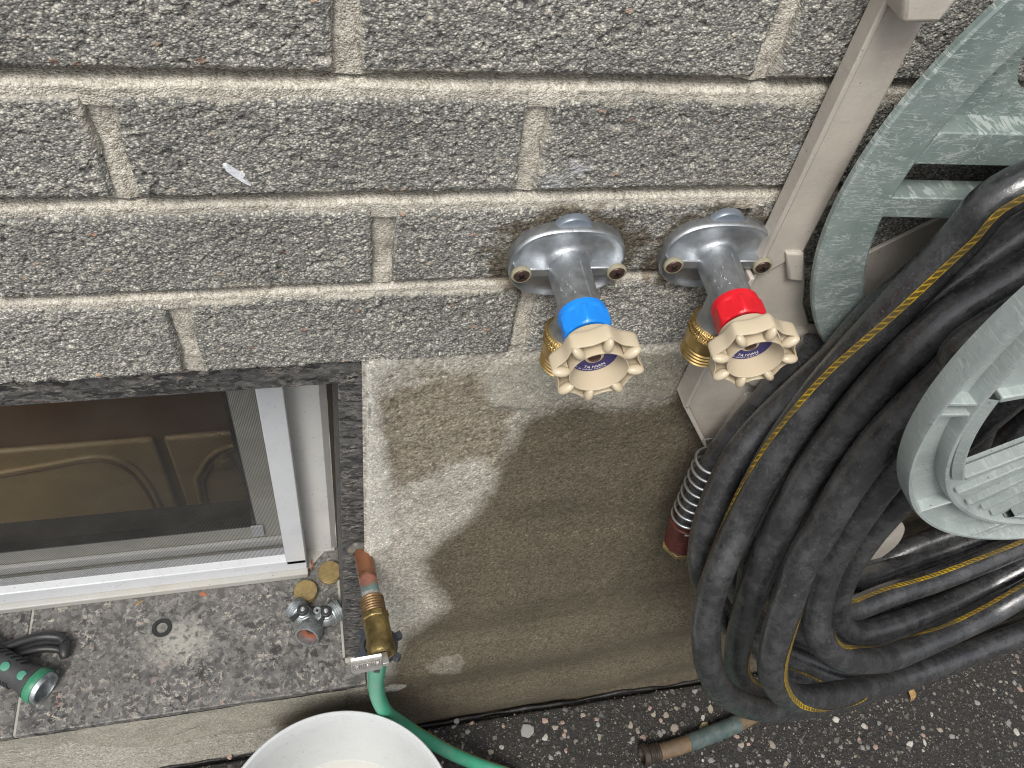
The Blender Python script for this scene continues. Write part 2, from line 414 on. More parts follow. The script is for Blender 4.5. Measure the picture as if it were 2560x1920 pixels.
# painted and moulded things
def rubber(name, base, dust, amt, rough):
    t = NT(name)
    d = t.ramp(t.noise(46, 7, 0.74), [(0.44, 0.0), (0.74, 1.0)])
    v = t.attr('u'); ln = t.n('CombineXYZ', X=t.math('MULTIPLY', v, 260.0), Y=t.math('MULTIPLY', t.attr('a'), 5.0))
    fib = t.ramp(t.noise(1.0, 3, 0.6, ln.outputs[0]), [(0.35, 0.0), (0.75, 1.0)])
    spk = t.ramp(t.noise(420, 2, 0.5), [(0.66, 0.0), (0.72, 1.0)])
    c = t.mix(t.math('MULTIPLY', d, amt), base, dust)
    c = t.mix(t.math('MULTIPLY', fib, 0.16), c, dust)
    c = t.mix(t.math('MULTIPLY', spk, 0.45), c, (0.16, 0.155, 0.15))
    drop = t.ramp(t.noise(150, 2, 0.5), [(0.64, 0.0), (0.68, 1.0)])
    c = t.mix(t.math('MULTIPLY', drop, 0.35), c, (0.010, 0.010, 0.011))
    hair = t.ramp(t.noise(1.0, 2, 0.5, t.n('CombineXYZ', X=t.math('MULTIPLY', v, 900.0), Y=t.math('MULTIPLY', t.attr('a'), 9.0)).outputs[0], 0.6), [(0.70, 0.0), (0.76, 1.0)])
    c = t.mix(t.math('MULTIPLY', t.math('MULTIPLY', hair, d), 0.6), c, (0.22, 0.22, 0.215))
    r = t.math('SUBTRACT', t.math('ADD', rough, t.math('MULTIPLY', d, 0.16)), t.math('MULTIPLY', drop, 0.22))
    hgt = t.math('ADD', t.math('MULTIPLY', fib, 0.5), t.math('MULTIPLY', t.noise(300, 4, 0.6), 0.6))
    return t.fin(Base_Color=c, Roughness=r, Specular_IOR_Level=0.8, Coat_Weight=0.5, Coat_Roughness=0.30, Normal=t.bump(hgt, 0.4, 0.0006))
M['rubber'] = rubber('black_rubber', (0.020, 0.0205, 0.0225), (0.12, 0.12, 0.119), 0.55, 0.24)
t = NT('yellow_braid'); uu = t.math('MULTIPLY', t.attr('u'), 1.0); vv = t.attr('v')
s1 = t.math('FRACT', t.math('ADD', t.math('MULTIPLY', uu, 190.0), t.math('MULTIPLY', vv, 0.9)))
th = t.math('LESS_THAN', t.math('ABSOLUTE', t.math('SUBTRACT', s1, 0.5)), 0.15)
ed = t.math('GREATER_THAN', t.math('ABSOLUTE', t.math('SUBTRACT', t.math('FRACT', t.math('ADD', vv, t.math('MULTIPLY', t.math('SINE', t.math('MULTIPLY', uu, 600.0)), 0.06))), 0.5)), 0.38)
pk = t.math('MAXIMUM', th, ed)
c = t.mix(pk, (0.115, 0.082, 0.012), (0.52, 0.325, 0.022))
c = t.mix(t.ramp(t.noise(40, 5, 0.7), [(0.38, 0.0), (0.62, 0.85)]), c, (0.085, 0.066, 0.034))
M['stripe'] = t.fin(Base_Color=c, Roughness=0.45)
def scratched(name, col, lite, rough, amt, shade=None):
    t = NT(name)
    f = t.noise(22, 6, 0.65); c = t.ramp(f, [(0.3, tuple(x*0.8 for x in col)), (0.7, tuple(min(1, x*1.18) for x in col))])
    sc = None
    for rot, s_, th in ((0.5, 1.6, 0.014), (1.9, 2.0, 0.012), (-0.6, 1.4, 0.014), (1.2, 2.4, 0.012)):
        mp = t.n('Mapping', Vector=t.obj, Rotation=(0.0, rot, 0.0), Scale=(24*s_, 8.0, 110*s_))
        nz = t.n('TexNoise', Vector=mp.outputs[0], Scale=1.0, Detail=4.0, Roughness=0.55, Distortion=0.8).outputs[0]
        ln = t.math('LESS_THAN', t.math('ABSOLUTE', t.math('SUBTRACT', nz, 0.5)), th)
        gate = t.ramp(t.noise(38*s_, 3, 0.6), [(0.5, 0.0), (0.56, 1.0)])
        ln = t.math('MULTIPLY', ln, gate); sc = ln if sc is None else t.math('MAXIMUM', sc, ln)
    haze = t.ramp(t.noise(26, 6, 0.7), [(0.42, 0.0), (0.75, 0.7)])
    c = t.mix(haze, c, tuple(0.5*(a+b) for a, b in zip(col, lite)))
    c = t.mix(t.math('MULTIPLY', sc, amt), c, lite)
    c = t.mix(t.ramp(t.noise(400, 2), [(0.70, 0.0), (0.74, 0.7)]), c, (0.06, 0.055, 0.05))
    return t.fin(Base_Color=c, Roughness=rough, Normal=t.bump(t.math('ADD', sc, t.noise(240, 3)), 0.3, 0.0005))
M['sage'] = scratched('sage_plastic', (0.180, 0.228, 0.215), (0.52, 0.57, 0.545), 0.45, 0.62)
M['sage_pale'] = scratched('faded_sage_plastic', (0.285, 0.325, 0.315), (0.52, 0.56, 0.54), 0.42, 0.30)
M['taupe'] = scratched('taupe_plastic', (0.45, 0.408, 0.355), (0.55, 0.51, 0.45), 0.45, 0.35)
M['zinc'] = plain('grey_casting', (0.44, 0.46, 0.48), 0.42, 0.9, 0.18, 160, 0.45, 1100, 0.0004)
M['zinc_old'] = plain('old_zinc', (0.46, 0.49, 0.50), 0.45, 0.85, 0.25, 160, 0.4, 700, 0.0005, dirt=((0.10, 0.12, 0.13), 0.75))
M['steel'] = plain('spring_steel', (0.78, 0.80, 0.81), 0.3, 0.95, 0.12, 200)
M['brass'] = plain('yellow_brass', (0.62, 0.43, 0.17), 0.3, 0.95, 0.12, 150, 0.1, 900, 0.0003)
M['brass_old'] = plain('aged_brass', (0.36, 0.27, 0.11), 0.38, 0.85, 0.35, 140, 0.35, 500, 0.0005, dirt=((0.12, 0.10, 0.05), 0.8))
M['brass_dull'] = plain('dull_brass', (0.34, 0.25, 0.11), 0.5, 0.6, 0.2, 180, 0.3, 700, 0.0004, dirt=((0.20, 0.16, 0.09), 0.6))
M['bronze'] = plain('screw_bronze', (0.13, 0.08, 0.065), 0.4, 0.7, 0.2, 300)
M['cream'] = plain('cream_plastic', (0.54, 0.455, 0.325), 0.33, 0, 0.03, 60, 0.0)
M['washer'] = plain('nylon_washer', (0.30, 0.275, 0.19), 0.5, 0, 0.1, 200)
M['blue'] = plain('blue_plastic', (0.012, 0.24, 0.80), 0.32, 0, 0.04, 60)
M['red'] = plain('red_plastic', (0.66, 0.012, 0.022), 0.32, 0, 0.04, 60)
M['label'] = plain('navy_label', (0.022, 0.018, 0.13), 0.4, 0, 0.05, 60)
M['white_ink'] = plain('white_print', (0.75, 0.75, 0.75), 0.5, 0, 0.02)
M['gasket'] = plain('black_gasket', (0.015, 0.015, 0.017), 0.18, 0.3, 0.1)
M['black'] = plain('black_plastic', (0.028, 0.029, 0.03), 0.45, 0, 0.2, 150, 0.2, 500, 0.0004)
M['slate_plastic'] = plain('dark_blue_grey_plastic', (0.04, 0.045, 0.055), 0.45, 0, 0.2, 150)
M['grip'] = plain('soft_grip', (0.045, 0.047, 0.048), 0.62, 0, 0.2, 200, 0.4, 900, 0.0004)
M['green'] = plain('green_plastic', (0.04, 0.22, 0.12), 0.42, 0, 0.1, 200, dirt=((0.12, 0.22, 0.16), 0.5))
M['teal_dot'] = plain('green_dot', (0.07, 0.26, 0.18), 0.55, 0, 0.08, 300)
M['greenhose'] = plain('green_hose', (0.06, 0.36, 0.22), 0.42, 0, 0.1, 60, 0.15, 400, 0.0004, dirt=((0.22, 0.38, 0.30), 0.6))
M['hose_line'] = plain('yellow_hose_line', (0.42, 0.30, 0.06), 0.5)
M['bucket'] = plain('white_bucket', (0.56, 0.575, 0.575), 0.38, 0, 0.025, 25, 0.1, 300, 0.0003, dirt=((0.48, 0.48, 0.46), 0.4), specks=0.6)
M['water'] = plain('cloudy_water', (0.50, 0.49, 0.455), 0.12, 0, 0.02, 20)
M['vinyl'] = plain('white_vinyl', (0.66, 0.655, 0.635), 0.35, 0, 0.02, 30, dirt=((0.52, 0.50, 0.46), 0.35), specks=0.6)
M['vinyl_old'] = plain('yellowed_vinyl', (0.42, 0.415, 0.39), 0.45, 0, 0.05, 30, dirt=((0.45, 0.40, 0.32), 0.5), specks=0.6)
M['aluminium'] = plain('white_aluminium', (0.61, 0.625, 0.645), 0.3, 0.0, 0.02, 40, dirt=((0.58, 0.58, 0.56), 0.25), specks=0.6)
M['rail_dirty'] = plain('dusty_sash', (0.50, 0.49, 0.44), 0.5, 0, 0.1, 25, dirt=((0.34, 0.32, 0.27), 0.6))
M['caulk'] = plain('old_caulk', (0.48, 0.44, 0.36), 0.7, 0, 0.15, 60, 0.5, 300, 0.001, dirt=((0.16, 0.12, 0.08), 0.7))
M['grout'] = plain('grout', (0.36, 0.35, 0.31), 0.85, 0, 0.15, 120, 0.4, 400, 0.0006)
M['dark_gap'] = plain('dark_gap_fill', (0.045, 0.036, 0.028), 0.8, 0, 0.2, 80)  # near-black fill, the shade of gaps is put into its colour
M['tar'] = plain('tar', (0.010, 0.010, 0.010), 0.5, 0, 0.3, 100, 0.6, 300, 0.002)
M['oak'] = plain('oak_door', (0.26, 0.175, 0.075), 0.5, 0, 0.12, 12)
M['oak_dark'] = plain('brown_board', (0.12, 0.055, 0.02), 0.5, 0, 0.12, 12)
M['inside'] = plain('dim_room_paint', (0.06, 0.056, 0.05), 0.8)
M['leaf_dry'] = plain('dry_leaf', (0.34, 0.21, 0.08), 0.7, 0, 0.3, 200)
M['leaf_red'] = plain('orange_scrap', (0.34, 0.12, 0.06), 0.7, 0, 0.2, 200)
M['paint'] = plain('white_paint', (0.72, 0.74, 0.78), 0.5, 0, 0.08, 300, 0.6, 500, 0.001)
M['rustred'] = plain('red_brown_coupling', (0.11, 0.032, 0.024), 0.35, 0.3, 0.25, 150, 0.3, 500, 0.0005)
M['orange_rubber'] = plain('orange_washer', (0.20, 0.065, 0.035), 0.6, 0, 0.2, 200)
M['silver_tab'] = plain('nickel_tab', (0.62, 0.60, 0.57), 0.38, 0.7, 0.1, 300)
M['hoseend'] = plain('brown_hose', (0.13, 0.088, 0.05), 0.55, 0, 0.3, 90, 0.4, 400, 0.0006, dirt=((0.11, 0.085, 0.06), 0.7))
M['tape'] = plain('grey_green_tape', (0.062, 0.088, 0.084), 0.5, 0, 0.2, 120, 0.5, 400, 0.0008, dirt=((0.15, 0.16, 0.15), 0.7))
M['dark_sealant'] = plain('grey_sealant', (0.10, 0.095, 0.085), 0.5, 0, 0.3, 120, 0.5, 300, 0.001, dirt=((0.24, 0.20, 0.14), 0.8))
M['bronze_thread'] = plain('brown_thread', (0.20, 0.125, 0.06), 0.45, 0.6, 0.35, 200, 0.4, 500, 0.0005)
M['slate_metal'] = plain('slate_casting', (0.20, 0.23, 0.27), 0.35, 0.4, 0.1, 100)
M['darkmetal'] = plain('dark_coupling', (0.07, 0.055, 0.045), 0.45, 0.5, 0.3, 150, 0.4, 500, 0.0005)
# insect screen: woven threads over nothing
t = NT('insect_screen'); sep = t.n('SeparateXYZ', Vector=t.obj)
def thread(sock, k):
    return t.math('LESS_THAN', t.math('FRACT', t.math('MULTIPLY', sock, k)), 0.27)
al = t.math('MAXIMUM', thread(sep.outputs[0], 690.0), thread(sep.outputs[2], 690.0))
c = t.ramp(t.noise(18, 5, 0.65), [(0.3, (0.032, 0.032, 0.030)), (0.7, (0.080, 0.077, 0.069))])
M['screen'] = t.fin(Base_Color=c, Roughness=0.7, Alpha=al)
t = NT('window_glass')
M['glass'] = t.fin(Base_Color=(0.92, 0.95, 0.94), Roughness=0.02, Transmission_Weight=1.0, IOR=1.02)
t = NT('copper'); s_ = t.attr('u'); nz = t.math('ADD', s_, t.math('MULTIPLY', t.math('SUBTRACT', t.noise(120, 5, 0.65), 0.5), 0.26))
c = t.ramp(nz, [(0.0, (0.34, 0.14, 0.075)), (0.5, (0.27, 0.12, 0.065)), (0.60, (0.17, 0.08, 0.04)), (0.66, (0.42, 0.19, 0.14)), (0.76, (0.36, 0.17, 0.13)), (0.80, (0.17, 0.27, 0.265)), (0.88, (0.22, 0.31, 0.30)), (0.92, (0.58, 0.57, 0.55)), (1.0, (0.55, 0.53, 0.50))])
c = t.mix(t.ramp(t.noise(140, 4, 0.7), [(0.5, 0.0), (0.7, 0.5)]), c, (0.14, 0.065, 0.035))
M['copper'] = t.fin(Base_Color=c, Roughness=0.38, Metallic=0.55, Normal=t.bump(t.noise(400, 3), 0.25, 0.0004))

# ------------------------------------------------------------------ brick wall
FL = [(0.143, 0.851), (0.2368, 0.852)]                 # the two tap axes (x, z) on the wall
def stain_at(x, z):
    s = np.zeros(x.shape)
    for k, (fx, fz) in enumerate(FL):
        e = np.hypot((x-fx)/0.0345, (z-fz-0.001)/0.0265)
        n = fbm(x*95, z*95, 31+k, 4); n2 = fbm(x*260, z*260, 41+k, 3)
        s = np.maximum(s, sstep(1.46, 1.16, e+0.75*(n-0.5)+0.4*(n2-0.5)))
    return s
def lime_at(x, z):
    s = np.zeros(x.shape)
    for (px, py, r) in ((1995, 385, 0.010), (1380, 470, 0.016), (2050, 395, 0.006), (1440, 430, 0.008)):
        c = onY(px, py, 0); d = np.hypot(x-c[0], (z-c[2])*1.4)
        s = np.maximum(s, 0.6*sstep(r, r*0.3, d+0.02*(fbm(x*220, z*220, 5, 4)-0.5)))
    return s
wall = tag(empty('brick_wall', (0.2, 0.02, 0.75)), 'grey concrete brick wall with raked pale mortar joints above the foundation', 'wall')
ROWS = [(1.0955, 1.155), (1.0315, 1.086), (0.9676, 1.0215), (0.8995, 0.9552), (0.8343, 0.8881), (0.7622, 0.8253)]
HEADS = [[-0.22, -0.02, 0.185, 0.39, 0.60], [-0.29, -0.085, 0.12, 0.325, 0.53, 0.735], [-0.185, 0.0201, 0.2226, 0.427, 0.632], [-0.29, -0.0858, 0.111, 0.314, 0.52, 0.725], [-0.168, 0.0373, 0.246, 0.452, 0.655], [-0.281, -0.076, 0.1269, 0.331, 0.536, 0.741]]
XL, XR = -0.49, 0.90
def make_brick(x0, x1, z0, z1, seed, dense):
    st = 0.0008 if dense else 0.004
    nx, nz = max(4, int((x1-x0)/st)), max(4, int((z1-z0)/st))
    u = np.linspace(0, 1, nx); v = np.linspace(0, 1, nz); Uu, Vv = np.meshgrid(u, v, indexing='ij')
    X = x0+(x1-x0)*Uu; Z = z0+(z1-z0)*Vv
    # worn, uneven arrises
    ex = 0.0045*(fbm(Z*70, Z*0+seed, 3, 3)-0.5); X = X+ex*np.where(Uu < 0.5, sstep(0.12, 0, Uu), sstep(0.88, 1, Uu))
    ez = 0.0042*(fbm(X*38, X*0+seed, 7, 5)-0.5); Z = Z+ez*np.where(Vv < 0.5, sstep(0.25, 0, Vv), sstep(0.75, 1, Vv))
    de = np.minimum(np.minimum(X-x0, x1-X), np.minimum(Z-z0, z1-Z)); de = np.maximum(de, 0)
    rr = 0.0035; Y = np.where(de < rr, (rr-np.sqrt(np.maximum(rr*rr-(rr-de)**2, 0)))*0.9, 0)
    Xs, Zs = X+seed*0.37, Z+seed*0.11
    wx = Xs+0.0008*(vnoise(Xs*500, Zs*500, 2)-0.5); wz = Zs+0.0008*(vnoise(Xs*500, Zs*500, 4)-0.5)
    d1, d2, r1, r2 = worley(wx/0.0022, wz/0.0016, seed)
    b1, b2, q1, q2 = worley(Xs/0.0068, Zs/0.0052, seed+3)
    peb = (q1 > 0.80)*sstep(0.42, 0.25, b1)
    edge = sstep(0.30, 0.04, d2-d1)
    hgt = (0.9*(0.75-d1) - 0.5*edge + 0.7*(r2-0.5))*0.00075
    hgt = np.where(peb > 0.3, 0.0007+0.0006*(0.42-b1), hgt) + 0.0016*(fbm(Xs*55, Zs*55, 8, 3)-0.5)
    pit = sstep(0.70, 0.80, fbm(Xs*240, Zs*240, 77, 2)); hgt = hgt-0.0016*pit
    Y = Y-hgt
    g = np.clip(0.06+0.9*r1**1.35-0.34*edge-0.25*pit, 0, 0.96); g = np.where(peb > 0.3, 0.62+0.4*q2, g)
    sta, lim = stain_at(X, Z), lime_at(X, Z)
    ton = np.full(X.shape, 0.90+0.20*(hash2(np.array([seed*7.0]), np.array([3.0]))[0]))
    sm_n = fbm(Xs*28, Zs*28, 51, 4); smear = sstep(0.0045, 0.0008, de+0.014*(0.70-sm_n)+0.0035*(fbm(Xs*300, Zs*300, 52, 3)-0.5))*0.7
    def pad(A, edgev=None): return np.pad(A, 2, mode='edge')
    X, Y, Z, g, sta, lim, ton, smear = (pad(A) for A in (X, Y, Z, g, sta, lim, ton, smear))
    for A in ((0, 0.03), (1, 0.006)):
        k, yy = A
        Y[k, :] = yy; Y[-1-k, :] = yy; Y[:, k] = yy; Y[:, -1-k] = yy
    Y[0, :] = Y[-1, :] = 0.03; Y[:, 0] = Y[:, -1] = 0.03
    grid_mesh('brick', np.stack([X, Y, Z], -1), M['brick'], wall, dict(grain=g, stain=sta, limewash=lim, tone=ton, smear=smear))
sd_ = 0
for (z0, z1), hd in zip(ROWS, HEADS):
    hs_ = [XL]+[h for h in hd if XL+0.03 < h < XR-0.03]+[XR]
    for a, b in zip(hs_[:-1], hs_[1:]):
        sd_ += 1
        xa = a+(0.0055 if a > XL else 0); xb = b-(0.0055 if b < XR else 0)
        pts = [proj(V(x, 0, z)) for x in np.linspace(xa, xb, 7) for z in (z0, z1)]
        dense = any(-40 < p[0] < 2600 and -40 < p[1] < 1960 for p in pts)
        make_brick(xa, xb, z0, z1, sd_, dense)
def mortar_sheet(X, Y, Z, seed):
    d1, d2, r1, r2 = worley(X/0.0013, Z/0.0013, seed)
    Y = Y-0.0005*(0.7-d1)-0.0026*(fbm(X*110, Z*110, seed, 4)-0.5)
    g = np.clip(0.12+0.75*r1-0.3*sstep(0.25, 0.05, d2-d1), 0, 0.94); g = np.where(r2 > 0.985, 1.0, g)
    grid_mesh('mortar_joint', np.stack([X, Y, Z], -1), M['mortar'], wall, dict(grain=g, stain=stain_at(X, Z)))
for k in range(len(ROWS)-1):
    zt, zb = ROWS[k+1][1], ROWS[k][0]
    st = 0.001 if k >= 1 else 0.004
    xs = np.arange(-0.45, 0.82, st) if k >= 1 else np.arange(-0.45, 0.82, 0.004); zs = np.linspace(zt-0.005, zb+0.005, int((zb-zt+0.01)/0.0009))
    X, Z = np.meshgrid(xs, zs, indexing='ij'); tt = np.clip((Z-zt)/(zb-zt), 0, 1)
    lip = 0.0035*(fbm(X*25, X*0, 40+k, 3)-0.5)
    Y = 0.0016+lip*0.5+0.0150*sstep(0.34, 0.74, tt+0.22*(fbm(X*40, X*0+3, 50+k, 3)-0.5))
    mortar_sheet(X, Y, Z, 60+k)
for k, ((z0, z1), hd) in enumerate(zip(ROWS, HEADS)):
    for h in hd:
        if not XL+0.03 < h < XR-0.03: continue
        st = 0.001 if -0.2 < h < 0.6 and k >= 1 else 0.004
        X, Z = np.meshgrid(np.arange(h-0.0095, h+0.0096, st), np.arange(z0-0.003, z1+0.003, st), indexing='ij')
        lean = 0.006*(vnoise(Z*30, Z*0+h*90, 5)-0.5)
        Y = 0.0042+0.0015*np.abs(X-h)/0.0095+0.002*(fbm(X*60, Z*60, 7, 3)-0.5)
        mortar_sheet(X+lean, Y, Z, 80+k)
core = MB().box((XL, 0.0205, 0.775), (XR, 0.09, 1.16)).build('backing', M['dark_gap'], wall, 0)
settle(wall)

# ------------------------------------------------------------------ foundation (parging)
WX, SZ = 0.0252, 0.208                                  # right edge of the opening, sill level
def parge_y(x, z):
    y = np.interp(z, [-0.1, 0.0, 0.10, 0.208, 0.36, 0.52, 0.70, 0.765], [-0.026, -0.0255, -0.0245, -0.0225, -0.0150, -0.0045, 0.0005, 0.0022])
    y = y+0.010*(fbm(x*5, z*9, 12, 3)-0.5)*sstep(0.02, 0.08, x)*sstep(0.76, 0.6, z)
    y = y-0.0045*np.sin((z-0.03-0.10*x)*2*math.pi/0.16+2.2*vnoise(x*4, z*2, 9))*sstep(0.03, 0.12, x)*sstep(0.45, 0.25, z)
    b = sstep(WX+0.03, WX, x)*sstep(0.20, 0.215, z)     # built up against the stone reveal
    return np.where(x < WX+0.004, np.where(z < SZ+0.001, -0.0258+0.0015*(fbm(x*20, z*20, 3, 3)-0.5), y-0.0*b), y-0.003*b)
crop1 = lambda L: [(880+x/1.8033, 860+y/1.8033) for x, y in L]
crop4 = lambda L: [(x/3.456, 1780+y/3.456) for x, y in L]
POLY = dict(
    wet=crop1([(1900, 20), (1623, 90), (1500, 180), (1420, 240), (1200, 290), (1000, 255), (900, 280), (800, 310), (755, 350), (720, 450), (665, 560), (650, 660), (560, 750), (450, 850), (370, 920), (330, 980), (340, 1060), (395, 1140), (415, 1185), (330, 1240), (225, 1310), (190, 1400), (175, 1500), (90, 1570), (-60, 1590), (-220, 1630), (-330, 1700), (-300, 1900), (5200, 1900), (5200, 20)]),
    old=crop1([(120, 230), (330, 130), (560, 130), (700, 230), (760, 330), (660, 520), (420, 560), (330, 620), (190, 660), (150, 560), (120, 380)]),
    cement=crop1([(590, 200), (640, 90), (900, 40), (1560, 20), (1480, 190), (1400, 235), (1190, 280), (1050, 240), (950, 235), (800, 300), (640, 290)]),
    pale=crop1([(30, 60), (200, 60), (110, 260), (150, 500), (170, 700), (190, 820), (170, 930), (40, 930), (30, 500)]),
    pale2=crop1([(300, 1440), (360, 1425), (430, 1405), (510, 1400), (520, 1440), (495, 1485), (420, 1505), (350, 1490)]),
    pale3=crop1([(145, 1545), (190, 1530), (245, 1532), (240, 1548), (200, 1565), (148, 1565)]),
    below=crop4([(-900, 420), (-200, 330), (0, 330), (200, 290), (380, 310), (480, 265), (950, 270), (1000, 300), (1120, 290), (1250, 290), (1500, 280), (1700, 215), (2212, 150), (2600, 60), (3000, 0), (3000, -400), (-900, -100)]))
def parge_patch(name, xs, zs, keep=None):
    X, Z = np.meshgrid(xs, zs, indexing='ij'); Y = parge_y(X, Z)
    v = np.stack([X, Y, Z], -1)-CAM; dz = v@_fw
    PX, PY = 1280+F*(v@RT)/dz, 960-F*(v@UP)/dz
    wob = lambda s, k, a: a*(fbm(X*k, Z*k, s, 4)-0.5)
    def mk(n, soft, a=30, k=45): return sstep(-soft, soft, poly_dist(POLY[n], PX+wob(1, k, a*2), PY+wob(2, k, a*2)))
    left = X < WX+0.002
    wet = mk('wet', 52, 14, 26)
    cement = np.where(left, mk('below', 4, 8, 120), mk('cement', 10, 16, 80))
    old = np.where(left, 0, mk('old', 28, 40)*0.9)
    pale = np.maximum(np.where(left, 0, mk('pale', 14, 26, 70)), np.maximum(mk('pale2', 8, 10)*0.05, mk('pale3', 4, 4)*0.5))
    wet = wet*(1-np.maximum(mk('pale2', 8, 10)*0.36, mk('pale3', 4, 4)*0.9))
    wet = np.maximum(wet, 0.33*old)
    wet = np.maximum(wet, 0.46*cement*(~left)*sstep(1380, 1640, PX))  # cement under the taps: damp, with the taps' shade painted in too
    # hairline cracks
    crack = np.zeros(X.shape)
    for L in (crop1([(50, 120), (62, 160), (60, 200), (78, 260), (80, 330)]), crop1([(150, 150), (200, 148), (250, 170), (290, 145), (360, 152), (440, 130)]), crop4([(1860, 190), (1880, 230), (1910, 290)]), crop4([(1530, 180), (1640, 140), (1720, 100)])):
        for (ax, ay), (bx, by) in zip(L[:-1], L[1:]):
            ux, uy = bx-ax, by-ay; tq = np.clip(((PX-ax)*ux+(PY-ay)*uy)/(ux*ux+uy*uy), 0, 1)
            crack = np.maximum(crack, sstep(2.2, 0.6, np.hypot(PX-ax-tq*ux+wob(6, 300, 5), PY-ay-tq*uy+wob(7, 300, 5))))
    d1, d2, r1, r2 = worley(X/0.0017, Z/0.0017, 21)
    coarse = 1+0.9*old
    Y = Y-(1-0.85*cement)*(1-0.6*pale)*coarse*0.0005*((0.7-d1)+0.6*(r2-0.5))-0.0030*(fbm(X*38, Z*38, 14, 4)-0.5)*(0.45+0.6*old)-0.0022*cement-0.0012*pale+0.001*crack
    g = np.clip(0.15+0.7*r1-0.25*sstep(0.25, 0.05, d2-d1), 0, 1); g = np.where((r2 > 0.985), 1.0, np.minimum(g, 0.82))
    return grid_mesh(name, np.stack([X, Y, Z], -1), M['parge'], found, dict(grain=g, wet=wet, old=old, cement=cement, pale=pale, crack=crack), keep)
found = tag(empty('foundation_wall', (0.3, 0, 0)), 'sandy parged foundation wall with a large dark damp stain below the bricks', 'wall')
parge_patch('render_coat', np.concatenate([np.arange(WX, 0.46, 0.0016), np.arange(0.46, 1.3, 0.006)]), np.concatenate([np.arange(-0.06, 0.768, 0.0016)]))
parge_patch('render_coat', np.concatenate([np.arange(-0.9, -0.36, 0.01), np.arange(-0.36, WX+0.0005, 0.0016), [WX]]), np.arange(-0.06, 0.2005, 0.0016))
MB().box((WX+0.002, 0.02, -0.1), (1.3, 0.24, 0.77)).build('core', M['grout'], found, 0)
MB().box((-0.9, 0.0, -0.1), (WX, 0.24, 0.19)).build('core', M['dark_gap'], found, 0)  # coloured dark so its top looks as dim as the room inside
settle(found)

# ------------------------------------------------------------------ ground
def seq(lo, a, b, hi, st):
    d = list(np.arange(a, b, st)); L = []; x = a; k = st
    while x > lo: k *= 1.35; x -= k; L.append(max(x, lo))
    R = []; x = d[-1]; k = st
    while x < hi: k *= 1.35; x += k; R.append(min(x, hi))
    return np.array(L[::-1]+d+R)
gx = seq(-40, -0.36, 1.25, 40, 0.0035); gy = seq(-40, -0.40, -0.027, -0.0265, 0.0035)
X, Y = np.meshgrid(gx, gy, indexing='ij')
near = sstep(0.6, 0.3, np.hypot(X-0.4, Y+0.2))
Z = 0.004*(fbm(X*30, Y*30, 5, 4)-0.5)*near+0.003*(fbm(X*170, Y*170, 6, 3)-0.5)*near
Z = Z-0.020*sstep(-0.036+0.006*(fbm(X*40, X*0, 9, 3)-0.5), -0.029, Y)
ground = grid_mesh('ground', np.stack([X, Y, Z], -1), M['asphalt'])
tag(ground, 'dark worn asphalt with pale stones along the foundation', None, kind='structure')
tarm = MB()
xs = np.arange(-0.7, 1.3, 0.01)
tarm.tube([(x, -0.0270+0.0012*math.sin(x*37), -0.0092+0.0022*math.sin(x*51)+0.0016*math.sin(x*133)) for x in xs], [0.0026+0.0014*math.sin(x*23)*math.sin(x*71) for x in xs], 8).build('tar_seam', M['tar'], ground, 60)
# stones set in the asphalt, each its own piece
stone_mesh = []
for k in range(9):
    mb = MB(); n = 6+k % 3; a0 = random.random()*6
    ring = [(1.0+random.uniform(-0.28, 0.22), a0+2*math.pi*i/n+random.uniform(-0.2, 0.2)) for i in range(n)]
    vs = [(r*1.05*math.cos(a), r*1.05*math.sin(a), -0.5) for r, a in ring]+[(r*math.cos(a), r*math.sin(a), 0.18+random.uniform(-0.1, 0.12)) for r, a in ring]+[(0.62*r*math.cos(a), 0.62*r*math.sin(a), 0.42+random.uniform(-0.08, 0.12)) for r, a in ring]
    fs = [(i, (i+1) % n, n+(i+1) % n, n+i) for i in range(n)]+[(n+i, n+(i+1) % n, 2*n+(i+1) % n, 2*n+i) for i in range(n)]+[tuple(2*n+i for i in range(n))]
    me = bpy.data.meshes.new('stone'); me.from_pydata(vs, [], fs); me.update(); me.shade_smooth(); me.set_sharp_from_angle(angle=math.radians(42))
    stone_mesh.append(me)
SM = ['stone_tan', 'stone_grey', 'stone_grey', 'stone_pink', 'stone_white', 'stone_dark', 'stone_dark', 'stone_tan', 'stone_grey']
variants = {}
def stone(x, y, r, mk, flat=0.6, z=0.0):
    k = random.randrange(len(stone_mesh))
    if (k, mk) not in variants:
        me = stone_mesh[k].copy(); me.materials.append(M[mk]); variants[(k, mk)] = me
    o = bpy.data.objects.new('stone', variants[(k, mk)]); COL.objects.link(o); o.parent = ground
    o.location = (x, y, z); o.rotation_euler = (random.uniform(-.25, .25), random.uniform(-.25, .25), random.random()*6.28)
    o.scale = (r*random.uniform(0.8, 1.25), r*random.uniform(0.7, 1.1), r*flat)
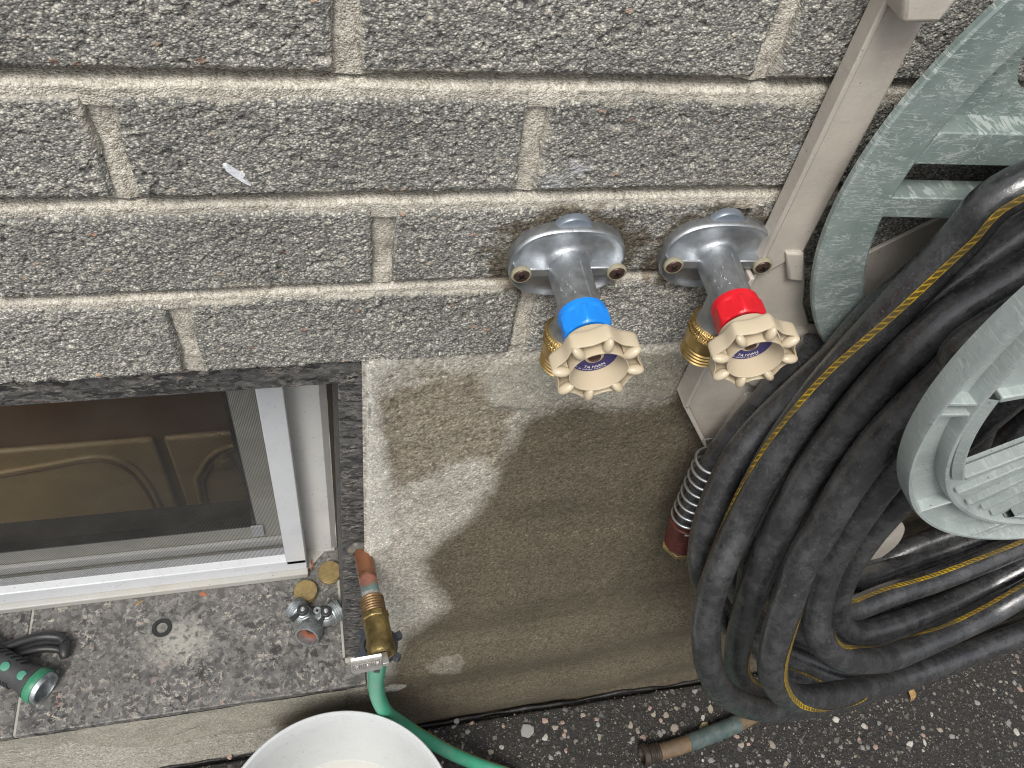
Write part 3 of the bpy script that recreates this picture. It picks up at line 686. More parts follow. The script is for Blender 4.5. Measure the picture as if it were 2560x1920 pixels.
for (px, py, r, mk) in ((1320, 1828, 0.013, 'stone_grey'), (1361, 1843, 0.0075, 'stone_white'), (1254, 1868, 0.0055, 'stone_white'), (1688, 1820, 0.008, 'stone_tan'), (1762, 1818, 0.012, 'stone_yellow'), (1758, 1794, 0.006, 'stone_white'), (1458, 1787, 0.0055, 'stone_tan'), (1492, 1797, 0.0055, 'stone_pink'), (1407, 1806, 0.005, 'stone_pink'), (1142, 1803, 0.006, 'stone_grey'), (1665, 1788, 0.0065, 'stone_tan'), (1633, 1787, 0.005, 'stone_tan'), (1595, 1828, 0.006, 'stone_tan'), (1397, 1884, 0.0075, 'stone_grey'), (1377, 1893, 0.006, 'stone_grey'), (2090, 1797, 0.009, 'stone_white'), (2275, 1860, 0.008, 'stone_white'), (1778, 1898, 0.006, 'stone_grey'), (574, 1893, 0.005, 'stone_pink'), (2160, 1815, 0.005, 'stone_white')):
    p = onZ(px, py, 0.001); stone(p[0], p[1], r*0.72, mk, 0.5, 0.0005)
cnt = 0
while cnt < 275:
    px, py = random.uniform(560, 2600), random.uniform(1640, 1960)
    p = onZ(px, py, 0)
    if p[1] > -0.036 or (px < 1150 and p[1] > -0.06 and py < 1800): continue
    stone(p[0], p[1], random.choice((0.0018, 0.0022, 0.0026, 0.003, 0.0036, 0.0045)), random.choice(SM), 0.55, random.uniform(-0.0004, 0.0006)); cnt += 1
mb = MB()
for k in range(2600):                                   # grit too small to pick apart
    p = onZ(random.uniform(450, 2700), random.uniform(1620, 1990), 0)
    if p[1] > -0.034: continue
    r = random.uniform(0.0006, 0.0014); a = random.random()*6.28; c_, s_ = math.cos(a), math.sin(a); q = random.uniform(0.5, 1)
    z = random.uniform(0.0, 0.0012)
    mb.add([(p[0]+r*c_, p[1]+r*s_, z), (p[0]-r*q*s_, p[1]+r*q*c_, z), (p[0]-r*c_, p[1]-r*s_, z), (p[0]+r*q*s_, p[1]-r*q*c_, z), (p[0], p[1], z+r*0.9)], [(0, 1, 4), (1, 2, 4), (2, 3, 4), (3, 0, 4)])
g_ = mb.build('grit', M['stone_tan'], ground, 0); g_['kind'] = 'stuff'

# ------------------------------------------------------------------ window opening: stone reveal
rev = tag(empty('window_surround', (-0.2, 0.0, SZ)), 'dark speckled granite tile surround of the basement window with a deep sill', 'window surround')
JX = -0.341                                             # joint between the two sill tiles
SF = -0.0274
def sill_tile(x0, x1):
    mb = MB(); m_ = 24
    mb.box((x0, SF, SZ-0.0105), (x1, 0.175, SZ)).build('sill_tile', M['granite_sill'], rev, 30, 0.0012)
sill_tile(JX+0.0012, 0.0245)
sill_tile(-0.75, JX-0.0012)
MB().box((JX-0.0012, SF+0.001, SZ-0.01), (JX+0.0012, 0.175, SZ-0.0012)).build('grout_line', M['grout'], rev, 0)
mb = MB()
mb.prism([(0.0030, 0.0065, SZ+0.0005), (0.0310, 0.0055, SZ+0.0005), (0.0310, 0.0055, 0.7335), (0.0098, 0.0065, 0.7335)], (0, 0.11, 0)).build('jamb_tile', M['granite_edge'], rev, 30, 0.0008)
mb = MB(); mb.box((-0.75, 0.0055, 0.7350), (0.0310, 0.09, 0.7605)).build('lintel_tile', M['granite_lintel'], rev, 30, 0.0008)
MB().box((0.0, 0.010, 0.7338), (0.0245, 0.06, 0.7347)).build('grout_line', M['grout'], rev, 0)
MB().box((0.0002, 0.0060, SZ-0.0002), (0.0028, 0.112, SZ+0.0016)).build('grout_line', M['grout'], rev, 0)
MB().box((0.0027, -0.0005, SZ-0.0002), (0.0235, 0.0052, SZ+0.0012)).build('grout_line', M['grout'], rev, 0)
settle(rev)

# ------------------------------------------------------------------ window
win = tag(empty('basement_window', (-0.2, 0.13, SZ)), 'white framed basement window with a dusty insect screen above the granite sill', 'window')
WL = -0.80; FY = 0.118
mb = MB(); mb.box((-0.0575, FY, SZ+0.028), (-0.0340, FY+0.020, 0.73)).build('screen_stile', M['aluminium'], win, 30, 0.0012)
mb = MB(); mb.box((WL, FY, SZ+0.012), (-0.0340, FY+0.020, SZ+0.0365)).build('screen_rail', M['aluminium'], win, 30, 0.0012)
mb = MB(); mb.box((WL, FY-0.007, SZ+0.0002), (-0.0335, FY+0.03, SZ+0.0115)).build('frame_sill', M['vinyl_old'], win, 30, 0.0015)
mb = MB(); mb.prism([(-0.050, 0.150, SZ), (-0.026, 0.147, SZ), (-0.020, 0.1435, SZ), (-0.004, 0.1435, SZ), (0.0036, 0.150, SZ), (0.0036, 0.19, SZ), (-0.050, 0.19, SZ)], (0, 0, 0.525)).build('frame_jamb', M['vinyl'], win, 40)
mb = MB(); mb.prism([(-0.034, 0.120, SZ+0.0006), (-0.012, 0.1425, SZ+0.0006), (0.0, 0.1425, SZ+0.0006), (0.0, 0.152, SZ+0.0006), (-0.034, 0.152, SZ+0.0006)], (0, 0, 0.0035)).build('frame_corner', M['vinyl_old'], win, 30, 0.0006)
mb = MB(); mb.tube([(0.0046+0.0006*math.sin(z*40), 0.1345, z) for z in np.linspace(SZ+0.004, 0.54, 40)], [0.0022+0.0006*math.sin(z*97) for z in np.linspace(SZ+0.004, 0.54, 40)], 8).build('caulk_bead', M['caulk'], win, 60)
MB().box((0.0030, 0.13, SZ+0.002), (0.0095, 0.19, 0.735)).build('side_gap_shade', M['dark_gap'], win, 0)  # dark strip painted in for the shaded gap beside the jamb
# inner sash, seen through the screen
MB().box((-0.0875, 0.150, SZ+0.001), (-0.0502, 0.1610, 0.73)).build('sash_stile', M['rail_dirty'], win, 30, 0.001)
mb = MB(); mb.box((WL, 0.150, SZ+0.001), (-0.0880, 0.1600, 0.282)).build('sash_rail', M['rail_dirty'], win, 30, 0.001)
MB().box((WL, 0.1445, SZ+0.030), (-0.0505, 0.1495, SZ+0.046)).build('sash_track', M['vinyl'], win, 30, 0.001)
MB().box((WL, 0.140, SZ+0.012), (-0.0505, 0.1495, SZ+0.020)).build('sash_track', M['rail_dirty'], win, 30, 0.001)
mb = MB(); mb.box((-0.0915, 0.149, 0.283), (-0.0878, 0.160, 0.73)).build('glazing_gasket', M['gasket'], win, 0)
mb = MB(); mb.box((WL, 0.149, 0.2822), (-0.0917, 0.160, 0.2845)).build('glazing_gasket', M['gasket'], win, 0)
MB().box((WL, 0.162, 0.283), (-0.0892, 0.166, 0.73)).build('pane', M['glass'], win, 0)
MB().box((-0.0935, 0.146, 0.262), (-0.0795, 0.1485, 0.287)).build('sash_clip', M['aluminium'], win, 30, 0.0008)
# screen cloth
me = MB().add([(WL, FY+0.010, SZ+0.03), (-0.05, FY+0.010, SZ+0.03), (-0.05, FY+0.010, 0.73), (WL, FY+0.010, 0.73)], [(0, 1, 2, 3)])
me.build('screen_cloth', M['screen'], win, 0)
settle(win)

# room behind the window
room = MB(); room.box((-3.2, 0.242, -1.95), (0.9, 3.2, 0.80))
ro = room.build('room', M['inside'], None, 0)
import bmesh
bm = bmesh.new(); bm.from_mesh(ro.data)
bmesh.ops.delete(bm, geom=[f for f in bm.faces if f.normal.x < -0.9 or f.normal.y < -0.9], context='FACES')  # unseen left wall left out so skylight fills the room
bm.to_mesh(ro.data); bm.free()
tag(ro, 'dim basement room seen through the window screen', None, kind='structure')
cab = tag(empty('cabinet', (-0.4, 0.95, -1.3)), 'tan wooden cupboard with arched door panels dimly seen through the window', 'cabinet')
MB().box((-1.3, 0.905, -1.5), (0.3, 1.4, -0.35)).build('carcass', M['oak_dark'], cab, 0)
for (x0, x1, ar) in ((-1.28, -0.412, [(-1.2, -0.75), (-0.95, -0.705), (-0.78, -0.681), (-0.66, -0.662), (-0.56, -0.645), (-0.51, -0.660), (-0.478, -0.71), (-0.462, -0.79), (-0.456, -0.9), (-0.455, -1.25)]),
                     (-0.388, 0.02, [(-0.35, -1.25), (-0.345, -0.83), (-0.325, -0.75), (-0.295, -0.69), (-0.25, -0.652), (-0.18, -0.642), (-0.10, -0.66), (-0.04, -0.69), (-0.03, -1.25)])):
    d = MB().box((x0, 0.886, -1.45), (x1, 0.904, -0.598)).build('door', M['oak'], cab, 30, 0.008)
    pts = spline([(x, 0.884, z) for x, z in ar], 0.02)
    MB().tube(pts, 0.0075, 8).build('door_moulding', M['oak'], d, 60)
    MB().tube(pts+V(0.014 if x0 > -0.5 else -0.014, 0, -0.016), 0.005, 8).build('door_moulding', M['oak_dark'], d, 60)
kp = onY(560, 1142, 0.88)
MB().lathe([(0.010, 0), (0.012, 0.012), (0.022, 0.020), (0.024, 0.028), (0.016, 0.034)], kp+V(0, 0.004, 0), (0, -1, 0), 24).build('knob', M['brass_dull'], cab, 40)
settle(cab)

# ------------------------------------------------------------------ wall taps
def make_tap(fx, fz, nutmat, label, rot, lettering=True):
    root = tag(empty('wall_tap', (fx, 0, fz)), label, 'tap', 'outdoor taps on the brick wall')
    O = V(fx, 0, fz); OUT = V(0, -1, 0); UPZ = V(0, 0, 1); XX = V(1, 0, 0)
    def P(x, out, z): return O+V(x, -out, z)
    # flange: rounded oval plate with a raised hood
    def outline(t, s):
        c, s_ = math.cos(t), math.sin(t)
        a, b = 0.0345, 0.0255 if s_ < 0 else 0.0272
        n = 2.5; r = (abs(c/a)**n+abs(s_/b)**n)**(-1/n)
        return r*c*s, r*s_*s
    mb = MB(); n = 72; rings = [(1.0, 0.0), (1.0, 0.0062), (0.988, 0.0080), (0.965, 0.0086), (0.935, 0.0083), (0.90, 0.0064), (0.80, 0.0056), (0.60, 0.0058), (0.50, 0.0066), (0.44, 0.0084), (0.385, 0.0125)]
    vs = []; fs = []
    for s_, h in rings:
        for k in range(n):
            t = 2*math.pi*k/n; x, z = outline(t, s_)
            if s_ < 0.6:
                q = (0.6-s_)/0.215; rr = 0.0122+0.0022*(1-min(1, q)); x = x*(1-q)+rr*math.cos(t)*q; z = z*(1-q)+rr*math.sin(t)*q
            hh = h+(0.0014*max(0, math.sin(t))**2*(1 if 0.4 < s_ < 0.93 else 0))
            vs.append(P(x, hh, z))
    for i in range(len(rings)-1):
        for k in range(n): fs.append((i*n+k, i*n+(k+1) % n, (i+1)*n+(k+1) % n, (i+1)*n+k))
    fs.append(tuple(range(n)))
    mb.add(vs, fs)
    fl = mb.build('flange', M['zinc'], root, 50)
    for sx in (-1, 1):
        mb = MB(); x0, x1 = sorted((sx*0.010, sx*0.0325))
        mb.box((fx+x0, -0.0132, fz-0.0042), (fx+x1, -0.004, fz+0.0026)).build('rib', M['zinc'], fl, 30, 0.0009)
    # little hump over the wall hole behind the plate
    MB().lathe([(0.0128, -0.0), (0.0128, 0.0035), (0.0118, 0.0048)], P(0, 0, 0.0198), OUT, 32).build('hump', M['slate_metal'], fl, 40)
    for sx in (-1, 1):
        c = P(sx*0.0286, 0.0125, -0.0005)
        sc = MB().lathe([(0.0056, 0), (0.0061, 0.0010), (0.0059, 0.0024), (0.0049, 0.0031), (0.0046, 0.0026), (0.0044, 0.001)], c, OUT, 24).build('screw_washer', M['washer'], root, 40)
        m2 = MB().lathe([(0.0046, 0.0), (0.0046, 0.0026), (0.0041, 0.0034), (0.0024, 0.0038)], c, OUT, 20)
        m2.build('screw_head', M['bronze'], sc, 40)
        m3 = MB(); a = 0.5*sx
        for q in (0, math.pi/2):
            u = V(math.cos(a+q), 0, math.sin(a+q)); m3.obox(c+OUT*0.0039, u, np.cross(u, OUT), OUT, 0.0022, 0.0005, 0.0002)
        m3.build('cross_slot', M['gasket'], sc, 0)
    # body
    body = MB().lathe([(0.0126, 0.011), (0.0123, 0.022), (0.0119, 0.034), (0.0120, 0.042), (0.0124, 0.047), (0.0124, 0.0495)], O, OUT, 40).build('body', M['zinc'], root, 50)
    MB().tube([P(0.0035, h, 0.0112) for h in np.linspace(0.0165, 0.046, 14)], 0.0011, 8).build('casting_seam', M['zinc'], body, 60)
    rs = random.Random(3); mb = MB()
    for k in range(11):
        a = math.radians(rs.uniform(112, 150)); h = rs.uniform(0.026, 0.040); r = 0.0121
        c = P(r*math.cos(a), h, r*math.sin(a)); u = nrm(V(rs.uniform(-.3, .3)*-math.sin(a), -1, rs.uniform(-.3, .3)*math.cos(a)))
        nn = V(math.cos(a), 0, math.sin(a)); mb.obox(c, u, nrm(np.cross(u, nn)), nn, rs.uniform(0.0005, 0.0016), 0.00025, 0.00022)
    mb.build('raised_mark', M['steel'], body, 0)  # embossed marks in brighter steel, their glint put into the colour
    # spout going down to the brass outlet
    oy = 0.0365
    sp = MB().lathe([(0.0108, 0.0), (0.0108, 0.012), (0.0104, 0.018), (0.0108, 0.022), (0.0122, 0.0255), (0.0124, 0.034)], P(0, oy, 0), -UPZ, 36).build('spout', M['zinc'], root, 50)
    kn = lambda r, h, t: r+(0.00035*(1 if (int(t/(2*math.pi)*108+0.5)+int(h*2600)) % 2 else -1) if 0.0138 < r < 0.0144 else 0)
    prof = [(0.0124, 0.0), (0.0132, -0.0005), (0.0141, 0.0006)]+[(0.0141, 0.0006+0.0004*k) for k in range(1, 8)]+[(0.0133, 0.0038), (0.0133, 0.0046), (0.0141, 0.0050)]+[(0.0141, 0.005+0.0004*k) for k in range(1, 7)]+[(0.0136, 0.0080), (0.0136, 0.0165), (0.0131, 0.0175)]
    z_ = 0.0175
    for k in range(4): prof += [(0.0131, z_+0.0008), (0.0124, z_+0.0016), (0.0124, z_+0.0019), (0.0131, z_+0.0027)]; z_ += 0.0027
    prof += [(0.0124, z_+0.0006), (0.0105, z_+0.0006), (0.0102, z_-0.01)]
    MB().lathe(prof, P(0, oy, -0.0255), -UPZ, 216, rad=kn).build('outlet', M['brass'], root, 40)
    # coloured hexagonal nut
    def hexr(r, h, t):
        a = (t+rot) % (math.pi/3)-math.pi/6
        flat = 0.0131/math.cos(a)
        return r if r < 0.0124 else min(flat, r)
    MB().lathe([(0.0120, 0.0455), (0.0138, 0.0462), (0.0140, 0.0495), (0.01395, 0.0500), (0.0152, 0.0515), (0.0152, 0.0600), (0.0139, 0.0622), (0.0130, 0.0632), (0.0110, 0.0632)], O, OUT, 96, rad=lambda r, h, t: r if h < 0.0501 else hexr(r, h, t), ref=(1, 0, 0)).build('nut', nutmat, root, 24)
    MB().lathe([(0.0112, 0.060), (0.0115, 0.0645), (0.0112, 0.0672), (0.0095, 0.0674)], O, OUT, 40).build('gland', M['gasket'], root, 40)
    # handwheel
    R = 0.0252; ph = 0.25*(rot-0.16)
    def oct_(r, h, t):
        k = np.clip((r-0.0172)/(0.0205-0.0172), 0, 1)
        a = (t+ph) % (math.pi/4)-math.pi/8
        poly = math.cos(math.pi/8)/math.cos(a)*1.02
        dip = 1-0.060*(0.5+0.5*math.cos(8*a))
        return r*(1-k)+r*poly*dip*k
    cup = [(0.0095, 0.0650), (0.0138, 0.0655), (0.0151, 0.0665), (0.0154, 0.0735), (0.0156, 0.0765), (0.0162, 0.0862), (0.0160, 0.0872), (0.0155, 0.0872), (0.0151, 0.0860), (0.0146, 0.0785), (0.0136, 0.0752), (0.0060, 0.0745)]
    mb = MB().lathe(cup, O, OUT, 96, ref=(1, 0, 0))
    mb.lathe([(0.0228, 0.0748), (0.0242, 0.0748), (0.0249, 0.0756), (R, 0.0770), (R, 0.0845), (0.0248, 0.0854), (0.0242, 0.0854), (0.0237, 0.0845), (0.0234, 0.0770), (0.0228, 0.0762)], O, OUT, 128, rad=oct_, ref=(1, 0, 0), close=True)
    w_ = np.cross(OUT, XX)
    for k in range(8):
        a = k*math.pi/4-ph
        d = XX*math.cos(a)+w_*math.sin(a); e = -XX*math.sin(a)+w_*math.cos(a)
        c = O+OUT*0.0858+d*0.0205
        mb.ellipsoid(c, (d*0.0052, e*0.0027, OUT*0.0034), 12, 8)
        mb.obox(c-OUT*0.0045+d*0.0002, d, e, OUT, 0.0042, 0.0010, 0.0050)
    wh = mb.build('handwheel', M['cream'], root, 40)
    MB().lathe([(0.0054, 0.0740), (0.0132, 0.0745), (0.0132, 0.0758), (0.0040, 0.0756)], O, OUT, 48).build('label_ring', M['label'], wh, 30)
    s1 = MB().lathe([(0.0052, 0.0741), (0.0052, 0.0765), (0.0036, 0.0771), (0.0034, 0.0761)], O, OUT, 24).build('centre_boss', M['cream'], wh, 40)
    m2 = MB().lathe([(0.0033, 0.0750), (0.0033, 0.0777), (0.0022, 0.0784)], O, OUT, 20).build('centre_screw', M['bronze'], wh, 40)
    if lettering:
        mt = MB()
        def ring_text(txt, r, size, a0, step):
            for k, ch in enumerate(txt):
                if ch == ' ': continue
                cu = bpy.data.curves.new('glyph', 'FONT'); cu.body = ch; cu.size = size; cu.align_x = 'CENTER'; cu.extrude = 0.00004
                to_ = bpy.data.objects.new('glyph', cu); gm = to_.to_mesh()
                a = a0+step*k; d = XX*math.cos(a)+UPZ*math.sin(a); top = -d; right = np.cross(top, OUT)
                p = O+OUT*0.0760+d*r
                mt.add([p+right*v.co.x+top*v.co.y+OUT*v.co.z for v in gm.vertices], [tuple(f.vertices) for f in gm.polygons])
                to_.to_mesh_clear(); bpy.data.objects.remove(to_); bpy.data.curves.remove(cu)
        ring_text('TAIWAN', 0.0106, 0.0030, math.radians(-108), 0.215)
        ring_text('REMOVE HOSE TO PREVENT FREEZING', 0.0121, 0.0011, math.radians(-175), 0.075)
        mt.build('lettering', M['white_ink'], wh, 0)
    settle(root)
    return root
tapb = make_tap(FL[0][0], FL[0][1], M['blue'], 'grey outdoor tap with a blue nut and cream handwheel', 0.30)
tapr = make_tap(FL[1][0], FL[1][1], M['red'], 'grey outdoor tap with a red nut and cream handwheel beside the hose reel', 0.30)
bpy.context.view_layer.update()
tapb.rotation_euler.z = math.radians(-1.2)
tapr.rotation_euler.z = math.radians(-3.4)

# ------------------------------------------------------------------ hose reel on the wall
reel = tag(empty('hose_reel', (0.489, 0, 0.70)), 'scratched sage green hose reel on a taupe wall bracket, hung with black hose', 'hose reel')
RC = V(0.489, 0, 0.926); RR = 0.2095
def yz(pl, y): return [onY(px, py, y) for px, py in pl]
# bracket
RY = -0.0125
pu, pd = onY(2211, 0, RY), onY(1871, 710, RY); qu, qd = onY(2309, 65, RY), onY(2011, 632, RY)
ext = lambda p, q, z: q+(p-q)*((z-q[2])/(p[2]-q[2]))
rail = MB().prism([ext(pu, pd, 1.12), ext(qu, qd, 1.12), qd, pd], (0, 0.0105, 0)).build('bracket_rail', M['taupe'], reel, 30, 0.002, 3)
MB().prism([ext(pu, pd, 1.12)+V(-0.0006, -0.0016, 0), ext(pu, pd, 1.12)+V(0.0026, -0.0016, 0), pd+V(0.0026, -0.0016, 0), pd+V(-0.0006, -0.0016, 0)], (0, 0.011, 0)).build('rail_lip', M['taupe'], rail, 30, 0.0009)
MB().prism(yz([(2255, 62), (2350, 60), (2402, -4), (2440, -120), (2270, -120)], -0.030), (0, 0.022, 0)).build('bracket_clip', M['taupe'], reel, 30, 0.0025, 3)
plate = [(1876, 700), (1716, 1018), (1774, 1132), (1838, 1074), (1905, 1004), (1936, 985), (2005, 900), (2030, 835), (2010, 760), (2014, 702), (2012, 632), (1935, 655)]
pl_ = MB().prism(yz(plate, -0.010), (0, 0.012, 0)).build('bracket_plate', M['taupe'], reel, 30, 0.0012)
lip = [(1880, 700), (1716, 1018), (1774, 1132)]
mb = MB()
for a, b in zip(lip[:-1], lip[1:]):
    p, q = onY(*a, -0.020), onY(*b, -0.020); u = nrm(q-p); v = np.cross(V(0, -1, 0), u)
    mb.obox((p+q)/2+V(0, 0.009, 0), u, v, V(0, 1, 0), np.linalg.norm(q-p)/2+0.0015, 0.0016, 0.0095)
mb.build('plate_rim', M['taupe'], pl_, 30, 0.0008)
MB().prism(yz([(1966, 634), (2011, 634), (2011, 706), (1972, 702)], -0.0155), (0, 0.012, 0)).build('plate_boss', M['taupe'], pl_, 30, 0.0015)
c_ = onY(1965, 895, -0.012)
MB().lathe([(0.033, -0.004), (0.033, 0.002), (0.030, 0.0045), (0.010, 0.0052)], c_, (0, -1, 0), 64).build('plate_dish', M['taupe'], pl_, 40)
MB().prism(yz([(1870, 1003), (1925, 995), (1870, 1062), (1845, 1090), (1800, 1105), (1835, 1050)], -0.018), (0, 0.012, 0)).build('plate_block', M['taupe'], pl_, 30, 0.001)
MB().prism([onY(2120, 665, -0.004), onY(2185, 626, -0.004), onY(2420, 512, -0.004), onY(2420, 600, -0.004), onY(2150, 790, -0.004), onY(2080, 800, -0.004)], (0, 0.003, 0)).build('cross_arm', M['taupe'], reel, 30, 0.0008)
MB().lathe([(0.073, -0.006), (0.075, -0.002), (0.075, 0.003), (0.072, 0.006), (0.02, 0.007)], (0.474, -0.052, 0.482), (0, -1, 0), 64).build('bottom_disc', M['taupe'], reel, 40)
MB().box((0.44, -0.046, 0.5), (0.50, -0.004, 0.72)).build('bracket_leg', M['taupe'], reel, 30, 0.002)
# back flange: ring, bars and sunk panel
bf = MB().lathe([(0.1765, 0.0170), (0.1785, 0.0165), (0.1790, 0.0245), (RR-0.0020, 0.0245), (RR, 0.0255), (RR, 0.0288), (RR-0.0012, 0.030), (0.1785, 0.030), (0.1765, 0.0285)], RC, (0, -1, 0), 160, close=True).build('back_flange', M['sage'], reel, 30)
MB().prism(yz([(2352, 331), (2900, 345), (2900, 425), (2285, 411)], -0.0297), (0, 0.0165, 0)).build('flange_bar', M['sage'], bf, 30, 0.0008)
MB().prism(yz([(2225, 494), (2900, 505), (2900, 560), (2190, 543)], -0.0297), (0, 0.0165, 0)).build('flange_bar', M['sage'], bf, 30, 0.0008)
MB().prism(yz([(2330, 350), (2560, 354), (2575, 250), (2545, 205), (2542, 187), (2565, 120), (2480, 150), (2380, 260)], -0.014), (0, 0.003, 0)).build('flange_panel', M['sage'], bf, 30)
# drum and front flange
MB().lathe([(0.075, 0.012), (0.068, 0.03), (0.066, 0.09), (0.068, 0.145), (0.075, 0.15)], RC, (0, -1, 0), 64).build('drum', M['sage'], reel, 40)
ff = MB().lathe([(RR, 0.1445), (RR, 0.1550), (RR-0.0010, 0.1570), (RR-0.0026, 0.1570), (RR-0.0036, 0.1555), (RR-0.0042, 0.1490), (0.1905, 0.1490), (0.1895, 0.1558), (0.1885, 0.1570), (0.1865, 0.1570), (0.1853, 0.1550), (0.1850, 0.1440)], RC, (0, -1, 0), 200, close=True).build('front_flange', M['sage_pale'], reel, 40)
def polar(r, deg, out): a = math.radians(deg); return RC+V(r*math.cos(a), -out, r*math.sin(a))
for k in range(6):
    b = 60.0*k
    # spoke plate between two openings, bounded by raised edges
    arc = [polar(0.1855, b+a, 0.1515) for a in np.linspace(216.5, 248.8, 18)]
    inn = [polar(0.06, b+a, 0.1515) for a in np.linspace(248.8, 216.5, 8)]
    sp = MB().prism(arc+inn, (0, 0.006, 0)).build('spoke_plate', M['sage_pale'], ff, 30)
    for a, r1 in ((216.5, 0.178), (223.5, 0.184), (231.5, 0.184), (238.0, 0.182), (243.5, 0.184), (248.6, 0.178)):
        if k == 5 and a not in (216.5, 248.6): continue
        mb = MB(); p0, p1 = polar(0.065, b+a, 0.1530), polar(r1, b+a, 0.1530); u = nrm(p1-p0)
        wd = 0.0022 if a in (216.5, 248.6) else 0.0012
        mb.obox((p0+p1)/2, u, np.cross(u, V(0, -1, 0)), V(0, -1, 0), np.linalg.norm(p1-p0)/2, wd, 0.0040 if wd > 0.002 else 0.0028)
        mb.build('spoke_ridge', M['sage_pale'], ff, 30, 0.0009)
    mb = MB(); vs = []; fs = []; ag = np.linspace(188.5, 216.5, 30)
    for a in ag: vs += [polar(0.1775, b+a, 0.1560), polar(0.1790, b+a, 0.1568), polar(0.1838, b+a, 0.1548), polar(0.1845, b+a, 0.1450), polar(0.1775, b+a, 0.1450)]
    for i in range(len(ag)-1):
        for q in range(5): fs.append((5*i+q, 5*i+(q+1) % 5, 5*i+5+(q+1) % 5, 5*i+5+q))
    mb.add(vs, fs).build('opening_edge', M['sage_pale'], ff, 40)
    for a in (190.2, 224.2, 247.6):
        p0, p1 = polar(0.1885, b+a+1.6, 0.1522), polar(RR-0.003, b+a, 0.1522); u = nrm(p1-p0)
        MB().obox((p0+p1)/2, u, np.cross(u, V(0, -1, 0)), V(0, -1, 0), np.linalg.norm(p1-p0)/2, 0.0011, 0.0040).build('flange_rib', M['sage_pale'], ff, 30, 0.0005)
MB().lathe([(0.06, 0.140), (0.07, 0.146), (0.07, 0.156), (0.055, 0.160), (0.02, 0.162)], RC, (0, -1, 0), 64).build('hub', M['sage_pale'], reel, 40)
settle(reel)

# ------------------------------------------------------------------ black hose
hose = tag(empty('black_hose', (0.45, -0.12, 0.45)), 'thick black rubber hose with a yellow stripe coiled over the reel', 'hose')
HR = 0.0115
def strand(pts, pre, post, name='loop'):
    """pts: (px, py, y, stripe angle or None)"""
    ctrl = []
    for (px, py, y, a) in pts: ctrl.append([*onY(px, py, y), a if a is not None else 0.0, 0.0 if a is None else 1.0])
    a0, a1 = ctrl[0][3], ctrl[-1][3]; f0, f1 = ctrl[0][4], ctrl[-1][4]
    pe, pq = V(*ctrl[-1][:3]), V(*ctrl[-2][:3]); de = nrm(pe-pq)
    post = [pe+de*0.10, pe+de*0.20+V(0, 0, 0.03)]+list(post)
    ctrl = [[*p, a0, f0] for p in pre]+ctrl+[[*p, a1, f1] for p in post]
    C_ = spline(ctrl, 0.004)
    P_ = C_[:, :3].copy(); n = 28; m = len(P_)
    L = np.concatenate([[0], np.cumsum(np.linalg.norm(np.diff(P_, axis=0), axis=1))])
    U, W, T = frames(P_)
    th = np.arange(n+1)*2*math.pi/n
    G = P_[:, None, :]+HR*(U[:, None, :]*np.cos(th)[None, :, None]+W[:, None, :]*np.sin(th)[None, :, None])
    wob = 1+0.012*np.sin(L*31+len(pts))[:, None]
    G = P_[:, None, :]+(G-P_[:, None, :])*wob[:, :, None]
    o = grid_mesh(name, G, M['rubber'], hose, dict(u=np.repeat(L[:, None], n+1, 1)+len(pts)*0.7, a=np.repeat(th[None, :], m, 0)))
    # stripe lies on the tube
    if (C_[:, 4] > 0.5).any():
        to = CAM-P_; to = to-T*(to*T).sum(1)[:, None]; to /= np.linalg.norm(to, axis=1)[:, None]
        side = np.cross(to, T)
        ang = np.radians(C_[:, 3]); hw = math.radians(9.2)
        sh = np.linspace(-hw, hw, 7)
        SG = []
        for i in range(m):
            SG.append([P_[i]+(HR*wob[i, 0]+0.00035)*(to[i]*math.cos(ang[i]+s_)+side[i]*math.sin(ang[i]+s_)) for s_ in sh])
        SG = np.array(SG)
        keep = (C_[:-1, 4] > 0.5)[:, None].repeat(6, 1)
        grid_mesh('stripe', SG, M['stripe'], o, dict(u=np.repeat(L[:, None], 7, 1), v=np.repeat(np.linspace(0, 1, 7)[None], m, 0)), keep)
    return o
def over(y): return [(0.52, y, 1.000), (0.47, y, 0.998), (0.43, y, 0.978)]
def back(y, dx=0.0): return [(0.98+dx, y, 0.60), (0.93+dx, y, 0.78), (0.70, y, 0.95), (0.60, y, 0.995), (0.53, y, 1.005)]
N_ = None
# A: nearest the wall
strand([(2300, 690, -0.045, N_), (2083, 900, -0.048, N_), (1938, 1036, -0.053, N_), (1866, 1114, -0.059, N_), (1822, 1182, -0.066, N_), (1776, 1290, -0.080, N_), (1755, 1393, -0.093, N_), (1770, 1470, -0.103, N_), (1812, 1540, -0.112, N_), (1875, 1592, -0.120, -80), (1945, 1628, -0.126, -75), (2015, 1658, -0.135, -60), (2090, 1688, -0.147, -75), (2168, 1700, -0.152, -110), (2240, 1696, -0.150, -150), (2341, 1648, -0.140, N_), (2450, 1608, -0.132, N_), (2558, 1570, -0.125, N_)], over(-0.045), back(-0.115, 0.02))
